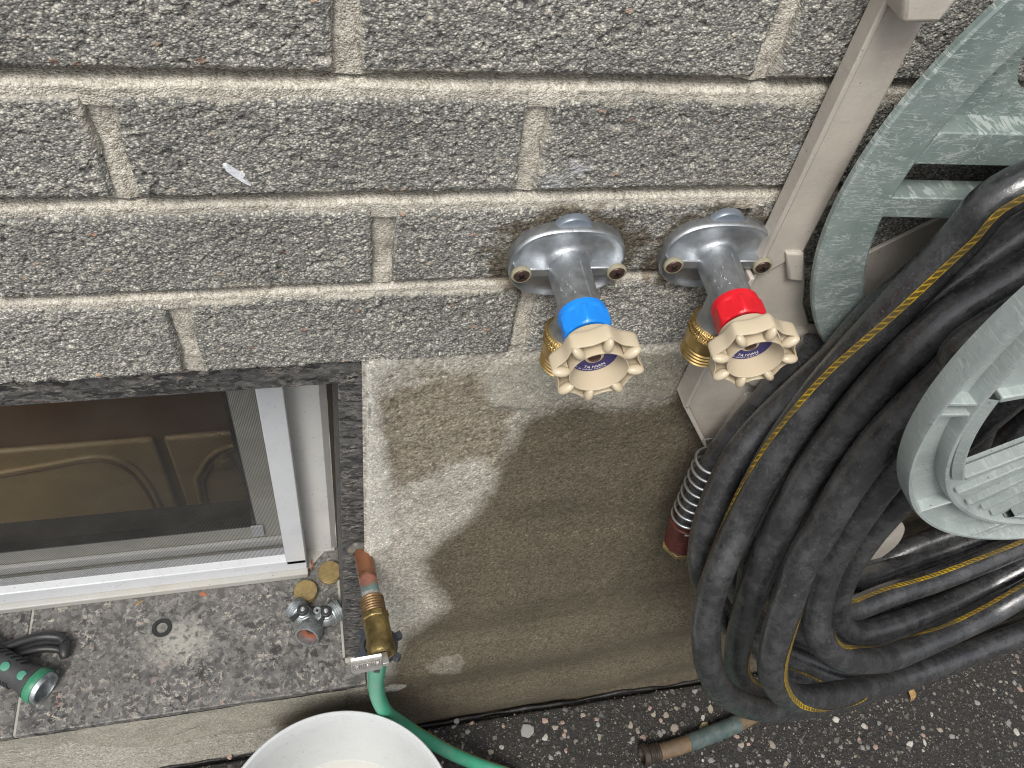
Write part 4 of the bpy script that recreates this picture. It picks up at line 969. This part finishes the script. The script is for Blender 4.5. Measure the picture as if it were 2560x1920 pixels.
# B: striped, lowest loop
strand([(2540, 470, -0.058, 32), (2400, 600, -0.060, 25), (2240, 770, -0.064, 8), (2099, 922, -0.068, -18), (2020, 1020, -0.073, -32), (1951, 1118, -0.080, -45), (1895, 1215, -0.090, -58), (1848, 1313, -0.101, -74), (1798, 1429, -0.119, -95), (1770, 1520, -0.132, -120), (1765, 1600, -0.146, -150), (1778, 1680, -0.158, N_), (1815, 1736, -0.166, N_), (1880, 1768, -0.170, N_), (1960, 1774, -0.168, N_), (2060, 1760, -0.158, N_), (2160, 1736, -0.146, N_), (2260, 1704, -0.132, N_), (2400, 1650, -0.116, N_), (2560, 1590, -0.102, N_)], over(-0.058), back(-0.10))
strand([(2460, 742, -0.084, N_), (2322, 839, -0.086, N_), (2183, 977, -0.090, N_), (2055, 1139, -0.098, N_), (1997, 1230, -0.106, N_), (1949, 1320, -0.114, N_), (1901, 1429, -0.124, N_), (1868, 1520, -0.130, 170), (1848, 1600, -0.136, 84), (1841, 1660, -0.140, 65), (1854, 1700, -0.142, 55), (1886, 1728, -0.143, 45), (1930, 1740, -0.142, 35), (1990, 1742, -0.138, 30), (2100, 1728, -0.128, N_), (2240, 1690, -0.116, N_), (2400, 1625, -0.102, N_), (2560, 1550, -0.09, N_)], over(-0.083), back(-0.085, -0.01))
strand([(2480, 828, -0.107, N_), (2382, 924, -0.109, N_), (2270, 1030, -0.112, N_), (2194, 1110, -0.116, N_), (2112, 1225, -0.124, N_), (2052, 1328, -0.133, N_), (2007, 1400, -0.141, 170), (1969, 1503, -0.154, 92), (1943, 1590, -0.167, 70), (1931, 1655, -0.177, 58), (1938, 1702, -0.184, 35), (1966, 1735, -0.189, -5), (2010, 1746, -0.190, -50), (2090, 1736, -0.183, -90), (2180, 1718, -0.172, N_), (2270, 1690, -0.160, N_), (2400, 1640, -0.146, N_), (2560, 1580, -0.132, N_)], over(-0.105), back(-0.125, 0.01))
strand([(2420, 985, -0.118, -60), (2310, 1085, -0.119, -58), (2215, 1190, -0.122, -52), (2160, 1265, -0.124, -55), (2102, 1355, -0.128, -90), (2064, 1430, -0.135, -140), (2042, 1510, -0.147, -205), (2042, 1568, -0.158, -258), (2064, 1616, -0.167, -300), (2112, 1645, -0.172, -300), (2190, 1650, -0.168, -285), (2240, 1640, -0.163, -275), (2341, 1596, -0.150, -322), (2460, 1540, -0.138, -325), (2560, 1483, -0.128, -325)], over(-0.126), back(-0.135, 0.03))
strand([(2430, 1065, -0.103, N_), (2320, 1165, -0.105, N_), (2238, 1258, -0.108, N_), (2172, 1335, -0.111, N_), (2122, 1412, -0.116, N_), (2096, 1482, -0.123, N_), (2092, 1540, -0.132, N_), (2112, 1574, -0.138, N_), (2152, 1583, -0.138, N_), (2220, 1567, -0.132, N_), (2341, 1524, -0.120, N_), (2460, 1470, -0.109, N_), (2558, 1418, -0.101, N_)], over(-0.104), back(-0.105, 0.0))
strand([(2010, 1370, -0.110, N_), (2035, 1450, -0.118, N_), (2075, 1512, -0.122, 60), (2125, 1524, -0.120, 35), (2220, 1488, -0.110, 28), (2341, 1449, -0.100, 22), (2486, 1392, -0.090, 18), (2600, 1345, -0.082, 15)], [(0.40, -0.085, 0.93), (0.345, -0.09, 0.80)], back(-0.085, -0.02))
strand([(2090, 1480, -0.098, N_), (2170, 1522, -0.097, N_), (2300, 1490, -0.088, N_), (2440, 1430, -0.080, N_), (2580, 1375, -0.074, N_)], [(0.40, -0.075, 0.90), (0.345, -0.08, 0.77)], back(-0.075, -0.03))
strand([(2060, 1400, -0.085, N_), (2124, 1455, -0.080, N_), (2293, 1401, -0.066, N_), (2413, 1358, -0.060, N_), (2560, 1310, -0.056, N_)], [(0.38, -0.07, 0.82)], back(-0.058, -0.04))
strand([(2080, 1400, -0.068, N_), (2143, 1428, -0.064, N_), (2293, 1363, -0.052, N_), (2413, 1322, -0.048, N_), (2560, 1275, -0.045, N_)], [(0.38, -0.055, 0.80)], back(-0.045, -0.05))
# strands buried behind the outer ones
strand([(2200, 860, -0.036, N_), (2060, 1010, -0.040, N_), (1960, 1130, -0.047, N_), (1885, 1260, -0.058, N_), (1845, 1380, -0.072, N_), (1850, 1480, -0.086, N_), (1900, 1560, -0.096, N_), (1990, 1600, -0.102, N_), (2110, 1590, -0.098, N_), (2300, 1520, -0.084, N_), (2560, 1430, -0.07, N_)], over(-0.036), back(-0.07, -0.06))
strand([(2300, 960, -0.060, N_), (2150, 1120, -0.068, N_), (2040, 1280, -0.080, N_), (1978, 1400, -0.094, N_), (1955, 1490, -0.106, N_), (1982, 1562, -0.115, N_), (2060, 1602, -0.117, N_), (2180, 1590, -0.110, N_), (2340, 1540, -0.098, N_), (2560, 1450, -0.085, N_)], over(-0.062), back(-0.08, -0.05))
strand([(2360, 1040, -0.085, N_), (2250, 1150, -0.091, N_), (2140, 1300, -0.103, N_), (2078, 1410, -0.113, N_), (2060, 1480, -0.119, N_), (2092, 1532, -0.119, N_), (2190, 1532, -0.110, N_), (2340, 1490, -0.098, N_), (2560, 1410, -0.085, N_)], over(-0.088), back(-0.085, -0.04))
strand([(2600, 900, -0.070, N_), (2480, 1010, -0.075, N_), (2430, 1120, -0.078, N_), (2402, 1210, -0.080, N_), (2400, 1272, -0.080, N_), (2432, 1305, -0.077, N_), (2480, 1300, -0.073, N_), (2560, 1275, -0.066, N_)], over(-0.07)[:2], back(-0.06, -0.07))
strand([(2650, 980, -0.060, N_), (2545, 1080, -0.064, N_), (2460, 1180, -0.069, N_), (2420, 1255, -0.071, N_), (2445, 1295, -0.069, N_), (2520, 1285, -0.063, N_), (2650, 1240, -0.055, N_)], over(-0.06)[:2], back(-0.055, -0.08))
strand([(2700, 1060, -0.050, N_), (2610, 1140, -0.054, N_), (2560, 1205, -0.057, N_), (2580, 1245, -0.055, N_), (2700, 1205, -0.050, N_)], over(-0.05)[:2], back(-0.05, -0.09))
strand([(1905, 1330, -0.078, N_), (1872, 1440, -0.088, N_), (1868, 1540, -0.100, N_), (1905, 1625, -0.112, N_), (1975, 1682, -0.122, N_), (2080, 1702, -0.125, N_), (2200, 1690, -0.118, N_), (2360, 1632, -0.105, N_), (2560, 1555, -0.092, N_)], [(0.41, -0.055, 0.95), (0.34, -0.062, 0.82)], back(-0.09, -0.03))
# the free end with its spring guard and coupling
e0, e1, e2, e3 = onY(1900, 1010, -0.030), onY(1793, 1142, -0.038), onY(1718, 1298, -0.046), onY(1700, 1358, -0.049)
tail = spline([onY(2040, 860, -0.030), e0, e1, e2, e3], 0.004)
MB().tube(tail[:-3], 0.0098, 24).build('hose_end', M['rubber'], hose, 60)
U_, W_, T_ = frames(np.array([e1, (e1+e2)/2, e2]))
ax = nrm(e2-e1); ref = nrm(np.cross(ax, V(0, 1, 0))); ref2 = np.cross(ax, ref); Ls = np.linalg.norm(e2-e1)
hx = [e1+ax*Ls*(tq*1.0)+(0.0142+0.001*(1-tq))*(ref*math.cos(tq*2*math.pi*8)+ref2*math.sin(tq*2*math.pi*8)) for tq in np.linspace(-0.04, 1.04, 260)]
MB().tube(hx, 0.0013, 8).build('spring_guard', M['steel'], hose, 60)
ax2 = nrm(e3-e2); Lc = np.linalg.norm(e3-e2)
prof = [(0.0125, 0.0), (0.0142, 0.001), (0.0145, Lc*0.35)]
for k in range(7): h0 = Lc*(0.38+0.075*k); prof += [(0.0147, h0), (0.0140, h0+Lc*0.03), (0.0147, h0+Lc*0.06)]
cp = MB().lathe(prof+[(0.0140, Lc*0.95), (0.010, Lc*0.95)], e2, ax2, 40).build('coupling', M['rustred'], hose, 40)
MB().lathe([(0.0165, 0), (0.0165, 0.005), (0.0145, 0.0062), (0.011, 0.0062), (0.0108, 0.001)], e2+ax2*Lc*0.92, ax2, 6).build('coupling_nut', M['brass_dull'], cp, 20, 0.0005)
settle(hose)

# ------------------------------------------------------------------ short hose end lying on the asphalt
lead = tag(empty('short_hose', (0.45, -0.11, 0.0)), 'old brown hose end patched with grey-green tape lying on the asphalt', 'hose')
lp = spline([onZ(1905, 1775, 0.014), onZ(1845, 1808, 0.0125), onZ(1780, 1835, 0.012), onZ(1720, 1858, 0.012), onZ(1665, 1876, 0.012), onZ(1645, 1881, 0.012)], 0.004)
MB().tube(lp, 0.0112, 24).build('tube', M['hoseend'], lead, 60)
i0, i1 = int(len(lp)*0.25), int(len(lp)*0.74)
MB().tube(lp[i0:i1], [0.0120+0.0004*math.sin(k*1.7) for k in range(i1-i0)], 24).build('tape', M['tape'], lead, 60)
d_ = nrm(lp[-1]-lp[-3]); pr = [(0.0112, -0.002), (0.0128, 0.0)]
for k in range(5): pr += [(0.0128, 0.002+0.0028*k), (0.0116, 0.0030+0.0028*k), (0.0128, 0.0040+0.0028*k)]
pr += [(0.0150, 0.0165), (0.0152, 0.0215), (0.0135, 0.0235), (0.0105, 0.0235), (0.0103, 0.016)]
MB().lathe(pr, lp[-1], d_, 32).build('coupling', M['darkmetal'], lead, 40)
settle(lead)

# ------------------------------------------------------------------ copper pipe with valve
vroot = tag(empty('drain_valve', (0.025, -0.05, 0.50)), 'copper pipe stub with a brass drain valve poking out beside the window', 'valve')
p0, p1 = V(0.0236, 0.006, 0.4935), V(0.0318, -0.1015, 0.505)
d_ = nrm(p1-p0)
n, m = 28, 40; LP = 0.056
hh = np.linspace(0, LP, m); th = np.arange(n+1)*2*math.pi/n
uu = nrm(np.cross(d_, V(0, 0, 1))); ww = np.cross(d_, uu)
rad_ = 0.0079*np.ones(m)
G = (p0+d_*hh[:, None])[:, None, :]+rad_[:, None, None]*(uu*np.cos(th)[:, None]+ww*np.sin(th)[:, None])[None]
grid_mesh('copper_pipe', G, M['copper'], vroot, dict(u=np.repeat((hh/LP)[:, None], n+1, 1)))
pr = [(0.0080, 0.054), (0.0098, 0.0545)]
for k in range(6): pr += [(0.0102, 0.0555+0.0024*k), (0.0094, 0.0566+0.0024*k), (0.0102, 0.0577+0.0024*k)]
MB().lathe(pr+[(0.0095, 0.0700)], p0, d_, 40).build('pipe_thread', M['bronze_thread'], vroot, 40)
MB().lathe([(0.0098, 0.0695), (0.0116, 0.0698), (0.0118, 0.0745), (0.0108, 0.0755)], p0, d_, 8, ref=(1, 0, 0.3)).build('collar', M['brass_old'], vroot, 25, 0.0005)
MB().lathe([(0.0104, 0.0750), (0.0109, 0.0760), (0.0109, 0.0955), (0.0113, 0.0965), (0.0116, 0.1000), (0.0116, 0.1045), (0.0106, 0.1065), (0.0075, 0.1068), (0.0070, 0.1045)], p0, d_, 40).build('body', M['brass_old'], vroot, 35)
dn = V(0, 0, -1)
oc = p0+d_*0.090
MB().lathe([(0.0085, 0.004), (0.0085, 0.016), (0.0110, 0.017), (0.0110, 0.026)], oc, dn, 32).build('outlet', M['brass_old'], vroot, 40)
rg = MB().lathe([(0.0118, 0.017), (0.0158, 0.0172), (0.0162, 0.0185), (0.0162, 0.026), (0.0155, 0.0275), (0.0112, 0.0275)], oc, dn, 40, close=True)
for k in range(6):
    a = 0.35+k*math.pi/3; u = V(math.cos(a), math.sin(a), 0); rg.obox(oc+dn*0.0225+u*0.0178, u, V(-u[1], u[0], 0), dn, 0.0034, 0.0027, 0.0045)
rg.build('hose_nut', M['slate_plastic'], vroot, 35, 0.0005)
st_ = p0+d_*0.107
MB().obox(st_+d_*0.003+V(0, 0, -0.001), d_, uu, ww, 0.005, 0.0042, 0.0024).build('stem', M['silver_tab'], vroot, 30, 0.0005)
ty = -0.1150
cs = [onY(876, 1655, ty), onY(955, 1641, ty), onY(958, 1667, ty-0.004), onY(951, 1674, ty-0.005), onY(886, 1687, ty-0.005), onY(878, 1681, ty-0.004)]
tb = MB().prism(cs, V(0, 0.0024, 0.0012)).build('tab_handle', M['silver_tab'], vroot, 30, 0.0006)
nrml = nrm(np.cross(cs[1]-cs[0], cs[3]-cs[0]))
if nrml[1] > 0: nrml = -nrml
for (px, py) in ((892, 1669), (920, 1664), (944, 1658)):
    q = onY(px, py, ty-0.0032)
    MB().ellipsoid(q, (nrml*0.0008, nrm(cs[1]-cs[0])*0.0018, np.cross(nrml, nrm(cs[1]-cs[0]))*0.0018), 12, 8).build('tab_bump', M['silver_tab'], tb, 60)
mb = MB(); ue = nrm(cs[1]-cs[0]); ve = nrm(np.cross(nrml, ue))
for k in range(15):
    c = onY(881+k*5.1, 1672-k*0.93, ty-0.0036); mb.obox(c, ve, ue, nrml, 0.0034, 0.00032, 0.0004)
mb.build('tab_rib', M['silver_tab'], tb, 0)
MB().lathe([(0.0095, -0.004), (0.0135, 0.002), (0.0122, 0.0048), (0.0093, 0.0062), (0.0083, 0.005)], p0+d_*0.0035+V(0, 0.0, 0.0005), d_, 24, rad=lambda r, h, t_: r*(1+0.12*math.sin(3*t_+1)+0.07*math.sin(7*t_)) if r > 0.009 else r).build('sealant_collar', M['dark_sealant'], vroot, 40)
settle(vroot)

# ------------------------------------------------------------------ green hose hanging from the valve
gh = tag(empty('green_hose', (0.1, -0.08, 0.0)), 'green garden hose running from the brass valve past the white bucket', 'hose')
gp = spline([oc+dn*0.018, oc+dn*0.045, at(942, 1674, 0.76), at(940, 1711, 0.83), at(947, 1748, 0.88), at(966, 1782, 0.92), at(998, 1806, 0.95), at(1048, 1838, 0.99), at(1123, 1880, 1.03), at(1198, 1912, 1.06), at(1270, 1936, 1.085), at(1350, 1968, 1.10), V(0.36, -0.20, 0.0085), V(0.60, -0.36, 0.0085), V(0.9, -0.6, 0.0085)], 0.004)
gt = MB().tube(gp, 0.0083, 24).build('tube', M['greenhose'], gh, 60)
U, W, T = frames(gp); to = CAM-gp; to = to-T*(to*T).sum(1)[:, None]; to /= np.linalg.norm(to, axis=1)[:, None]; side = np.cross(to, T)
i0 = int(len(gp)*0.24)
SG = np.array([[gp[i]+0.0085*(to[i]*math.cos(a)+side[i]*math.sin(a)) for a in (math.radians(62), math.radians(70), math.radians(78))] for i in range(i0, len(gp))])
grid_mesh('line', SG, M['hose_line'], gt)
settle(gh)

# ------------------------------------------------------------------ bucket
bk = tag(empty('bucket', (-0.0176, -0.1825, 0)), 'white plastic bucket holding a little cloudy water below the window', 'bucket')
BC = V(-0.0176, -0.1825, 0.0); BR, BH = 0.1207, 0.24
MB().lathe([(0.098, 0.004), (0.100, 0.002), (0.1165, BH-0.03), (0.1205, BH-0.03), (0.1205, BH-0.027), (0.1172, BH-0.026), (0.1182, BH-0.006), (BR, BH-0.004), (BR+0.0004, BH-0.001), (BR-0.0006, BH), (BR-0.0030, BH), (BR-0.0040, BH-0.002), (0.1150, BH-0.03), (0.0985, 0.012), (0.0955, 0.008), (0.02, 0.0075)], BC, (0, 0, 1), 128).build('wall', M['bucket'], bk, 40)
MB().lathe([(0.1070, 0.0), (0.1075, 0.0015), (0.1062, 0.0024), (0.1048, 0.0016), (0.1048, 0.0)], BC+V(0, 0, 0.090), (0, 0, 1), 96, close=True).build('inner_ring', M['bucket'], bk, 40)
MB().lathe([(0.1050, -0.002), (0.1050, 0.0)], BC+V(0, 0, 0.0905), (0, 0, 1), 96).build('water', M['water'], bk, 30)
settle(bk)

# ------------------------------------------------------------------ things on the sill
def cap(px, py, label):
    c = onZ(px, py, SZ+0.0095); c[2] = SZ+0.0002
    MB_ = MB().lathe([(0.0128, 0.0), (0.0137, 0.0006), (0.0138, 0.0046), (0.0124, 0.0052), (0.0124, 0.0062), (0.0139, 0.0066), (0.0139, 0.0088), (0.0132, 0.0096), (0.006, 0.0098)], c, (0, 0, 1), 56)
    return tag(MB_.build('brass_cap', M['brass_dull'], None, 40), label, 'cap', 'brass hose caps on the sill')
cap(764, 1476, 'round brass hose cap touching the two-way splitter on the sill')
cap(824, 1428, 'round brass hose cap in the sill corner against the granite jamb')
ws = MB().lathe([(0.0062, 0.0), (0.0108, 0.0), (0.0110, 0.0008), (0.0106, 0.0022), (0.0066, 0.0022), (0.0062, 0.0014)], (-0.2004, 0.0703, SZ+0.0003), (0, 0, 1), 48, close=True).build('rubber_washer', M['black'], None, 40)
tag(ws, 'black rubber ring washer lying flat on the granite sill', 'washer')
# two-way splitter
sp_ = tag(empty('hose_splitter', (-0.029, 0.05, SZ)), 'weathered zinc two-way hose splitter with black levers on the sill', 'splitter')
zc = SZ+0.0142
C_ = V(-0.0305, 0.0455, zc); I_ = V(-0.0382, 0.0275, zc+0.0075); Lb = V(-0.0500, 0.0690, zc); Rb = V(-0.0020, 0.0590, zc)
di = nrm(I_-C_)
MB().lathe([(0.0095, -0.002), (0.0125, 0.002), (0.0142, 0.006), (0.0142, 0.0195), (0.0138, 0.0207), (0.0124, 0.0207), (0.0119, 0.0195), (0.0122, 0.018), (0.0117, 0.0165), (0.0120, 0.015), (0.0115, 0.0135), (0.0115, 0.004), (0.004, 0.0038)], C_, di, 48, rad=lambda r, h, t_: r*(1+0.012*math.cos(8*t_)) if r > 0.013 else r).build('inlet', M['zinc_old'], sp_, 40)
MB().lathe([(0.0114, 0.0090), (0.0114, 0.0112), (0.0050, 0.0114), (0.0050, 0.0090)], C_, di, 32, close=True).build('inlet_washer', M['orange_rubber'], sp_, 40)
for b, k in ((Lb, 0), (Rb, 1)):
    db = nrm(b-C_); Lg = np.linalg.norm(b-C_)
    pr = [(0.0088, -0.004), (0.0088, Lg*0.30), (0.0112, Lg*0.45), (0.0112, Lg*0.72), (0.0128, Lg*0.74)]
    h0 = Lg*0.74
    for q in range(4): pr += [(0.0131, h0+0.001), (0.0120, h0+0.0019), (0.0131, h0+0.0028)]; h0 += 0.0028
    pr += [(0.0122, h0+0.0006), (0.0102, h0+0.0006), (0.0100, h0-0.006), (0.004, h0-0.0062)]
    br = MB().lathe(pr, C_, db, 40).build('branch', M['zinc_old'], sp_, 40)
    kc = C_+db*Lg*0.55+V(0, 0, 0.0095)
    MB().lathe([(0.0078, -0.002), (0.0078, 0.0018), (0.0068, 0.0026)], kc, (0, 0, 1), 28).build('lever_seat', M['zinc_old'], br, 40)
    lv = MB().lathe([(0.0064, 0.0026), (0.0066, 0.004), (0.0064, 0.0072), (0.0054, 0.0080), (0.0030, 0.0080)], kc, (0, 0, 1), 28)
    dl = nrm(V(-0.80, -0.55, 0)) if k == 0 else nrm(V(-0.55, -0.80, 0)); sl_ = V(-dl[1], dl[0], 0)
    c = kc+V(0, 0, 0.0046)
    lv.prism([c+dl*0.003+sl_*0.0026, c+dl*0.003-sl_*0.0026, c+dl*0.0085-sl_*0.0022, c+dl*0.0165-sl_*0.0036, c+dl*0.0165+sl_*0.0036, c+dl*0.0085+sl_*0.0022], (0, 0, -0.0034))
    lv.build('lever', M['black'], br, 40, 0.0005)
    MB().lathe([(0.0026, 0.0079), (0.0026, 0.0086), (0.0015, 0.0089)], kc, (0, 0, 1), 16).build('lever_screw', M['steel'], br, 40)
tc_ = C_+nrm((Lb+Rb)/2-C_)*0.0145+V(0.002, 0, 0.0035)
MB().lathe([(0.0018, 0), (0.0044, 0), (0.0044, 0.0024), (0.0018, 0.0024)], tc_, (0, 0, 1), 24, close=True).build('hanging_eye', M['zinc_old'], sp_, 40)
settle(sp_)
# spray nozzle half out of the picture
nz_ = tag(empty('spray_nozzle', (-0.36, 0.04, SZ)), 'black hose spray nozzle with green dots and a green collar on the sill', 'spray nozzle')
m0 = onZ(112, 1722, SZ+0.0185); m1 = onZ(-55, 1628, SZ+0.021); m0[2] = SZ+0.0188; m1[2] = SZ+0.022
dz_ = nrm(m0-m1); Lz = np.linalg.norm(m0-m1)
def oval(r, h, t_): return r
rib = [(0.0130, -0.05), (0.0145, -0.02), (0.0148, 0.0)]
MB().lathe(rib+[(0.0155, Lz*0.3), (0.0160, Lz*0.55), (0.0150, Lz*0.68), (0.0160, Lz*0.76), (0.0180, Lz*0.82), (0.0180, Lz*0.845)], m1, dz_, 48).build('grip', M['grip'], nz_, 40)
MB().lathe([(0.0180, 0.0), (0.0188, 0.001), (0.0190, 0.0085), (0.0184, 0.0095), (0.0158, 0.0095), (0.0156, 0.001)], m1+dz_*Lz*0.85, dz_, 48, close=True).build('collar', M['green'], nz_, 40)
MB().lathe([(0.0160, 0.0), (0.0172, 0.0005), (0.0174, 0.012), (0.0166, 0.0135), (0.0146, 0.0135), (0.0142, 0.010), (0.0146, 0.008), (0.0138, 0.006), (0.0138, 0.0), (0.004, -0.001)], m1+dz_*Lz*0.86, dz_, 48).build('thread_insert', M['zinc_old'], nz_, 40)
toc = nrm(nrm(CAM-m0)-dz_*(nrm(CAM-m0)@dz_)); sdz = np.cross(toc, dz_)
for f_, s_ in ((0.22, 0.0), (0.50, 0.0), (0.74, 0.02)):
    rr_ = 0.0157 if f_ < 0.6 else 0.0153
    c = m1+dz_*Lz*f_+(toc*math.cos(s_)+sdz*math.sin(s_))*rr_
    MB().lathe([(0.0048, -0.0016), (0.0048, 0.0008), (0.0042, 0.0011)], c, toc, 28).build('dot', M['teal_dot'], nz_, 40)
for k in range(15):
    mb = MB(); h = Lz*(0.02+0.042*k); a = np.linspace(-2.3, -0.95, 9) if True else 0
    mb.tube([m1+dz_*(h+0.0006*0)+(toc*math.cos(-b_)+sdz*math.sin(b_))*(0.0162) for b_ in a], 0.0011, 6).build('grip_rib', M['black'], nz_, 60)
for k in range(9):
    mb = MB(); h = Lz*(0.02+0.075*k); a = np.linspace(0.62, 1.15, 6)
    mb.tube([m1+dz_*(h+0.006*(b_-0.6))+(toc*math.cos(b_)+sdz*math.sin(b_))*(0.0158) for b_ in a], 0.0012, 6).build('grip_rib', M['gasket'], nz_, 60)
lv_ = [onZ(-60, 1655, SZ+0.020), onZ(0, 1640, SZ+0.019), onZ(50, 1622, SZ+0.016), onZ(100, 1609, SZ+0.012), onZ(145, 1610, SZ+0.010), onZ(160, 1622, SZ+0.0095)]
lvp = spline(lv_, 0.003)
U, W, T = frames(lvp); mb = MB(); mb2 = MB()
off = V(0, 1, 0)
mb.tube([p+V(0, 0.0075, 0.001) for p in lvp], 0.0050, 14); mb.tube([p+V(0, -0.0058, -0.001) for p in lvp], 0.0042, 14)
mb.ellipsoid(lvp[-1]+V(0.001, 0, 0), (V(0.0065, 0, 0), V(0, 0.0122, 0), V(0, 0, 0.0055)), 16, 10)
mb.prism([p+V(0, 0.005, -0.002) for p in lvp]+[p+V(0, -0.0045, -0.002) for p in lvp[::-1]], (0, 0, -0.002))
mb.build('trigger', M['black'], nz_, 50)
settle(nz_)

# ------------------------------------------------------------------ small litter
def flake(name, pts, mat, label, cat, thick=(0, 0, 0.0005), group=None):
    return tag(MB().prism(pts, thick).build(name, M[mat], None, 30), label, cat, group)
def sillp(L, z=SZ+0.0006): return [onZ(x, y, z) for x, y in L]
flake('leaf_scrap', sillp([(498, 1483), (506, 1480), (517, 1484), (517, 1488), (509, 1491), (499, 1489)]), 'leaf_red', 'tiny orange leaf scrap on the sill below the screen rail', 'leaf scrap')
flake('twig', sillp([(338, 1515), (345, 1506), (360, 1501), (350, 1509)]), 'leaf_dry', 'short brown twig on the sill near the screen rail', 'twig')
flake('leaf_scrap', [onZ(772, 1422, SZ+0.001), onZ(776, 1405, SZ+0.004), onZ(779, 1398, SZ+0.008), onZ(782, 1410, SZ+0.006), onZ(778, 1424, SZ+0.001)], 'leaf_red', 'curled reddish leaf scrap in the window frame corner', 'leaf scrap', (0.0006, 0, 0))
mb = MB(); A_ = spline([onZ(2272, 1716, 0.012), onZ(2276, 1728, 0.006), onZ(2281, 1742, 0.005), onZ(2276, 1754, 0.003)], 0.002)
vs = []; fs = []
for i, p in enumerate(A_):
    wv = 0.0058*math.sin(math.pi*(i+0.4)/(len(A_)+0.2))
    vs += [p+V(-wv, 0, 0.003), p, p+V(wv, 0, 0.0025)]
for i in range(len(A_)-1):
    for k in (0, 1): fs.append((3*i+k, 3*i+k+1, 3*i+k+4, 3*i+k+3))
mb.add(vs, fs); lf = mb.build('dry_leaf', M['leaf_dry'], None, 60)
tag(lf, 'small curled tan leaf on the asphalt beside the black hose', 'leaf')
so_ = lf.modifiers.new('thick', 'SOLIDIFY'); so_.thickness = 0.0006
sm = [(558, 415), (566, 414), (580, 424), (596, 432), (604, 438), (612, 440), (606, 446), (618, 456), (628, 466), (618, 462), (600, 452), (582, 440), (566, 428)]
flake('paint_smear', yz(sm, -0.0022), 'paint', 'small white paint smear on the brick above the window', 'paint smear', (0, 0.0022, 0))
for o_ in (wall, found, rev, win): o_['kind'] = 'thing'
